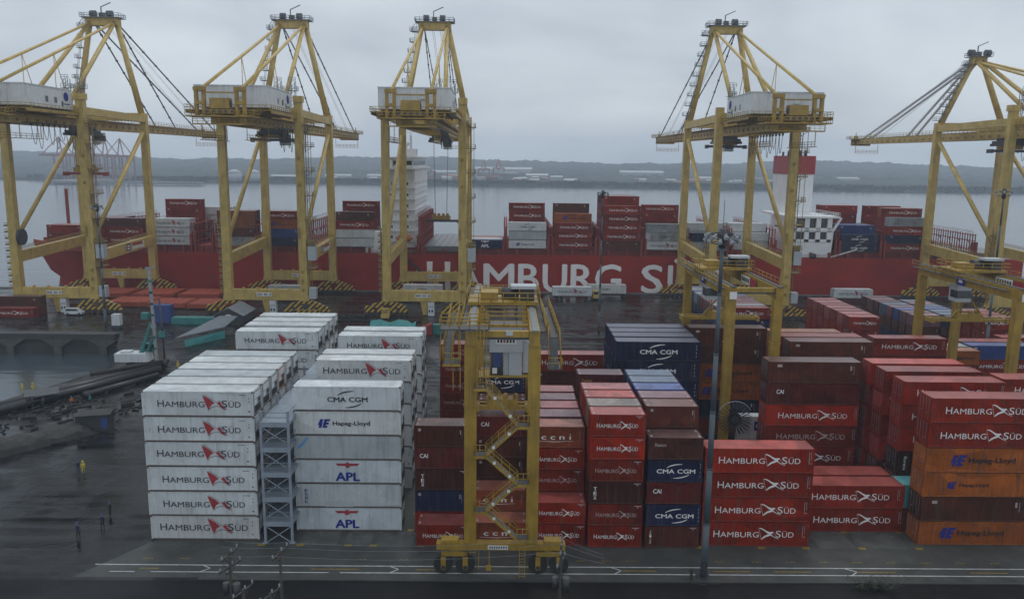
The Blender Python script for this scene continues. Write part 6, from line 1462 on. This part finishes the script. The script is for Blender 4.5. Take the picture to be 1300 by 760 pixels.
load(-71.6, 240.0, 1.4, 'PG', "grey-white reefer behind the second crane's sill")
load(-11.2, 243.0, .8, 'BR', "brown container on the quay behind the yard gantry stairs")
def van(x, y, label):
    v = thing("van", label, "van", (x, y, 0), R(4))
    b = MB(); b.extrude([(-2.3, .35), (2.3, .35), (2.35, 1.0), (1.5, 1.15), (.9, 1.85), (-2.2, 1.9), (-2.35, 1.0)], -.85, .85); b.build('body', M['whitep'], v)
    b = MB(); b.extrude([(1.0, 1.2), (1.35, 1.2), (.85, 1.75), (-1.9, 1.75), (-1.9, 1.2)], -.87, .87); b.build('window', M['glass'], v)
    for xx in (-1.5, 1.5): b = MB(); b.tube((xx, -.9, .35), (xx, .9, .35), .35, n=14); b.build('axle', M['black'], v)
van(-116.2, 213.5, "white van parked before the first quay crane's cabinet")
fk = thing("forklift", "small yellow forklift beside the third quay crane's bogie", "forklift", (-31.8, 211.5, 0))
b = MB(); b.box(-1.1, -.8, .4, 1.1, 1.8, 1.4); b.box(-1.0, 1.0, 1.3, 1.0, 1.9, 1.9); b.build('body', M['yellow'], fk)
b = MB()
for x in (-.9, .9):
    for y in (-.4, 1.0): b.bar((x, y, 1.4), (x, y, 2.7), .12)
b.box(-1.05, -.6, 2.7, 1.05, 1.2, 2.85); b.build('guard', M['yellow'], fk)
for x in (-.95, .95):
    for y in (-.3, 1.4): b = MB(); b.tube((x-.15, y, .4), (x+.15, y, .4), .4, n=12); b.build('wheel', M['black'], fk)
hb = MB(); hb.box(-3.4, 0, .2, 3.4, .6, 1.5); hb.box(-3.2, .1, 0, -2.6, .5, .2); hb.box(2.6, .1, 0, 3.2, .5, .2); tag(hb.build("barrier", M['stripe'], loc=(-53.6, 215.0, 0)), "yellow and black striped barrier by the second quay crane", "barrier")
jk = MB()
for k in range(14): jk.box(-4+.6*k+random.random()*.3, random.random()*2, 0, -3.5+.6*k+random.random()*.3, 1+random.random()*2, .6+random.random()*1.2)
tag(jk.build("scrap_heap", M['mud'], loc=(-40.5, 211, 0)), "brown scrap heap between the second and third quay cranes", "scrap", )
# ------------------------------------------------------------------ power line in the near street
def upole(x, y, h, label, arms, tf=False):
    t_ = thing("utility_pole", label, "utility pole", (x, y, 0), group="street power poles")
    b = MB(); b.tube((0, 0, 0), (0, 0, h), .17, .11, n=10); b.build('pole', M['wood'], t_)
    for z, a in arms:
        b = MB(); d = Vector((math.cos(R(a)), math.sin(R(a)), 0)); b.bar(d*-1.25+Vector((0, 0, z)), d*1.25+Vector((0, 0, z)), .11, .13); b.bar(d*.8+Vector((0, 0, z)), Vector((0, 0, z-.8)), .05); b.bar(d*-.8+Vector((0, 0, z)), Vector((0, 0, z-.8)), .05)
        ao = b.build('crossarm', M['dgrey'], t_)
        for k in (-1.15, .25, 1.15):
            i_ = MB(); i_.lathe([(.03, 0), (.09, .06), (.05, .11), (.10, .17), (.05, .22), (.08, .27), (.02, .33)], d*k+Vector((0, 0, z+.06)), n=8); i_.build('insulator', M['porc'], ao)
    if tf:
        b = MB(); b.tube((.45, 0, h-4.2), (.45, 0, h-2.9), .32, n=14); b.tube((-.45, .1, h-3.9), (-.45, .1, h-2.9), .26, n=12); b.build('transformer', M['dgrey'], t_)
        b = MB()
        for k in range(9): b.tube((random.uniform(-.6, .6), random.uniform(-.7, .7), h-random.uniform(.2, 2.8)), (random.uniform(-.6, .6), random.uniform(-.7, .7), h-random.uniform(.2, 2.8)), .018, n=4)
        b.build('jumper_cable', M['cable'], t_)
upole(-22.6, 62.0, 10.4, "cluttered power pole with transformers, first along the street", [(10.1, 78), (9.0, 66)], True)
upole(-18.4, 62.0, 10.4, "plain dark power pole just after the transformer pole", [(10.25, 76)])
upole(-20.4, 58.5, 9.0, "short power pole in front of the transformer pole", [(8.8, 70)])
upole(-18.0, 57.6, 9.2, "short power pole at the bottom frame edge", [(9.0, 68)])
upole(5.05, 62.0, 11.1, "thick power pole wrapped in cables below the yard gantry", [(10.75, 82), (9.6, 70)], True)
for k, (dy, dz) in enumerate(((-1.15, .30), (.25, .34), (1.15, .38))):
    b = MB(); A = [(-23.4, 62+dy, 10.40+dz-.1), (-18.4+.28*dy, 62+dy*.96, 10.26+dz), (5.05+.14*dy, 62+dy*.98, 10.78+dz), (8.6, 61.3+dy*.6, 9.9+dz)]
    for p, q in zip(A[:-1], A[1:]):
        p = Vector(p); q = Vector(q); n = 14; sag = (q-p).length*.022
        b.path([p.lerp(q, i/n)+Vector((0, 0, -sag*4*(i/n)*(1-i/n))) for i in range(n+1)], .013, n=4)
    tag(b.build("overhead_wire", M['grey']), ["pale overhead wire nearest the camera, between power poles", "middle pale overhead wire between the power poles", "furthest pale overhead wire between the power poles"][k], "wire", "overhead wires along the street")
# shrub in the verge and clamp gear round the mast foot
sh = thing("shrub", "straggly green shrub on the kerb at the bottom edge", "shrub", (38.4, 74.6, 0))
f = MB(); st = MB(); rn = random.Random(5)
for k in range(46):
    a = rn.uniform(0, 6.28); r = rn.uniform(.1, 2.6); x, y = r*math.cos(a)*1.5, r*math.sin(a)*.5; hh = rn.uniform(.5, 1.5)
    p0 = Vector((x*.5, y*.5, 0)); p1 = Vector((x, y, hh)); st.tube(p0, p1, .02, .008, n=4)
    for q in range(12):
        c_ = p0.lerp(p1, .3+.7*q/12)+Vector((rn.uniform(-.2, .2), rn.uniform(-.2, .2), rn.uniform(-.1, .1))); d = Vector((rn.uniform(-1, 1), rn.uniform(-1, 1), rn.uniform(-.3, .8))).normalized()*rn.uniform(.18, .36); w = d.cross(Vector((0, 0, 1))).normalized()*.05
        f.face([c_, c_+d*.5+w, c_+d, c_+d*.5-w])
f.build('foliage', M['leaf'], sh); st.build('stem', M['wood'], sh)
b = MB()
for (x, y, w) in ((-1.6, -.9, .6), (-.9, -1.1, .9), (.4, -.95, 1.0), (-.4, -.6, .4)): b.box(x, y, 0, x+w, y+.10, .10)
b.box(-1.5, -.1, 0, -1.3, .1, 1.2); tag(b.build("lashing_gear", M['mud'], loc=(21.2, 76.4, 0)), "muddy lashing bars heaped at the tall mast's foot", "lashing gear")
# containers' seat on the ship: nothing else stands free
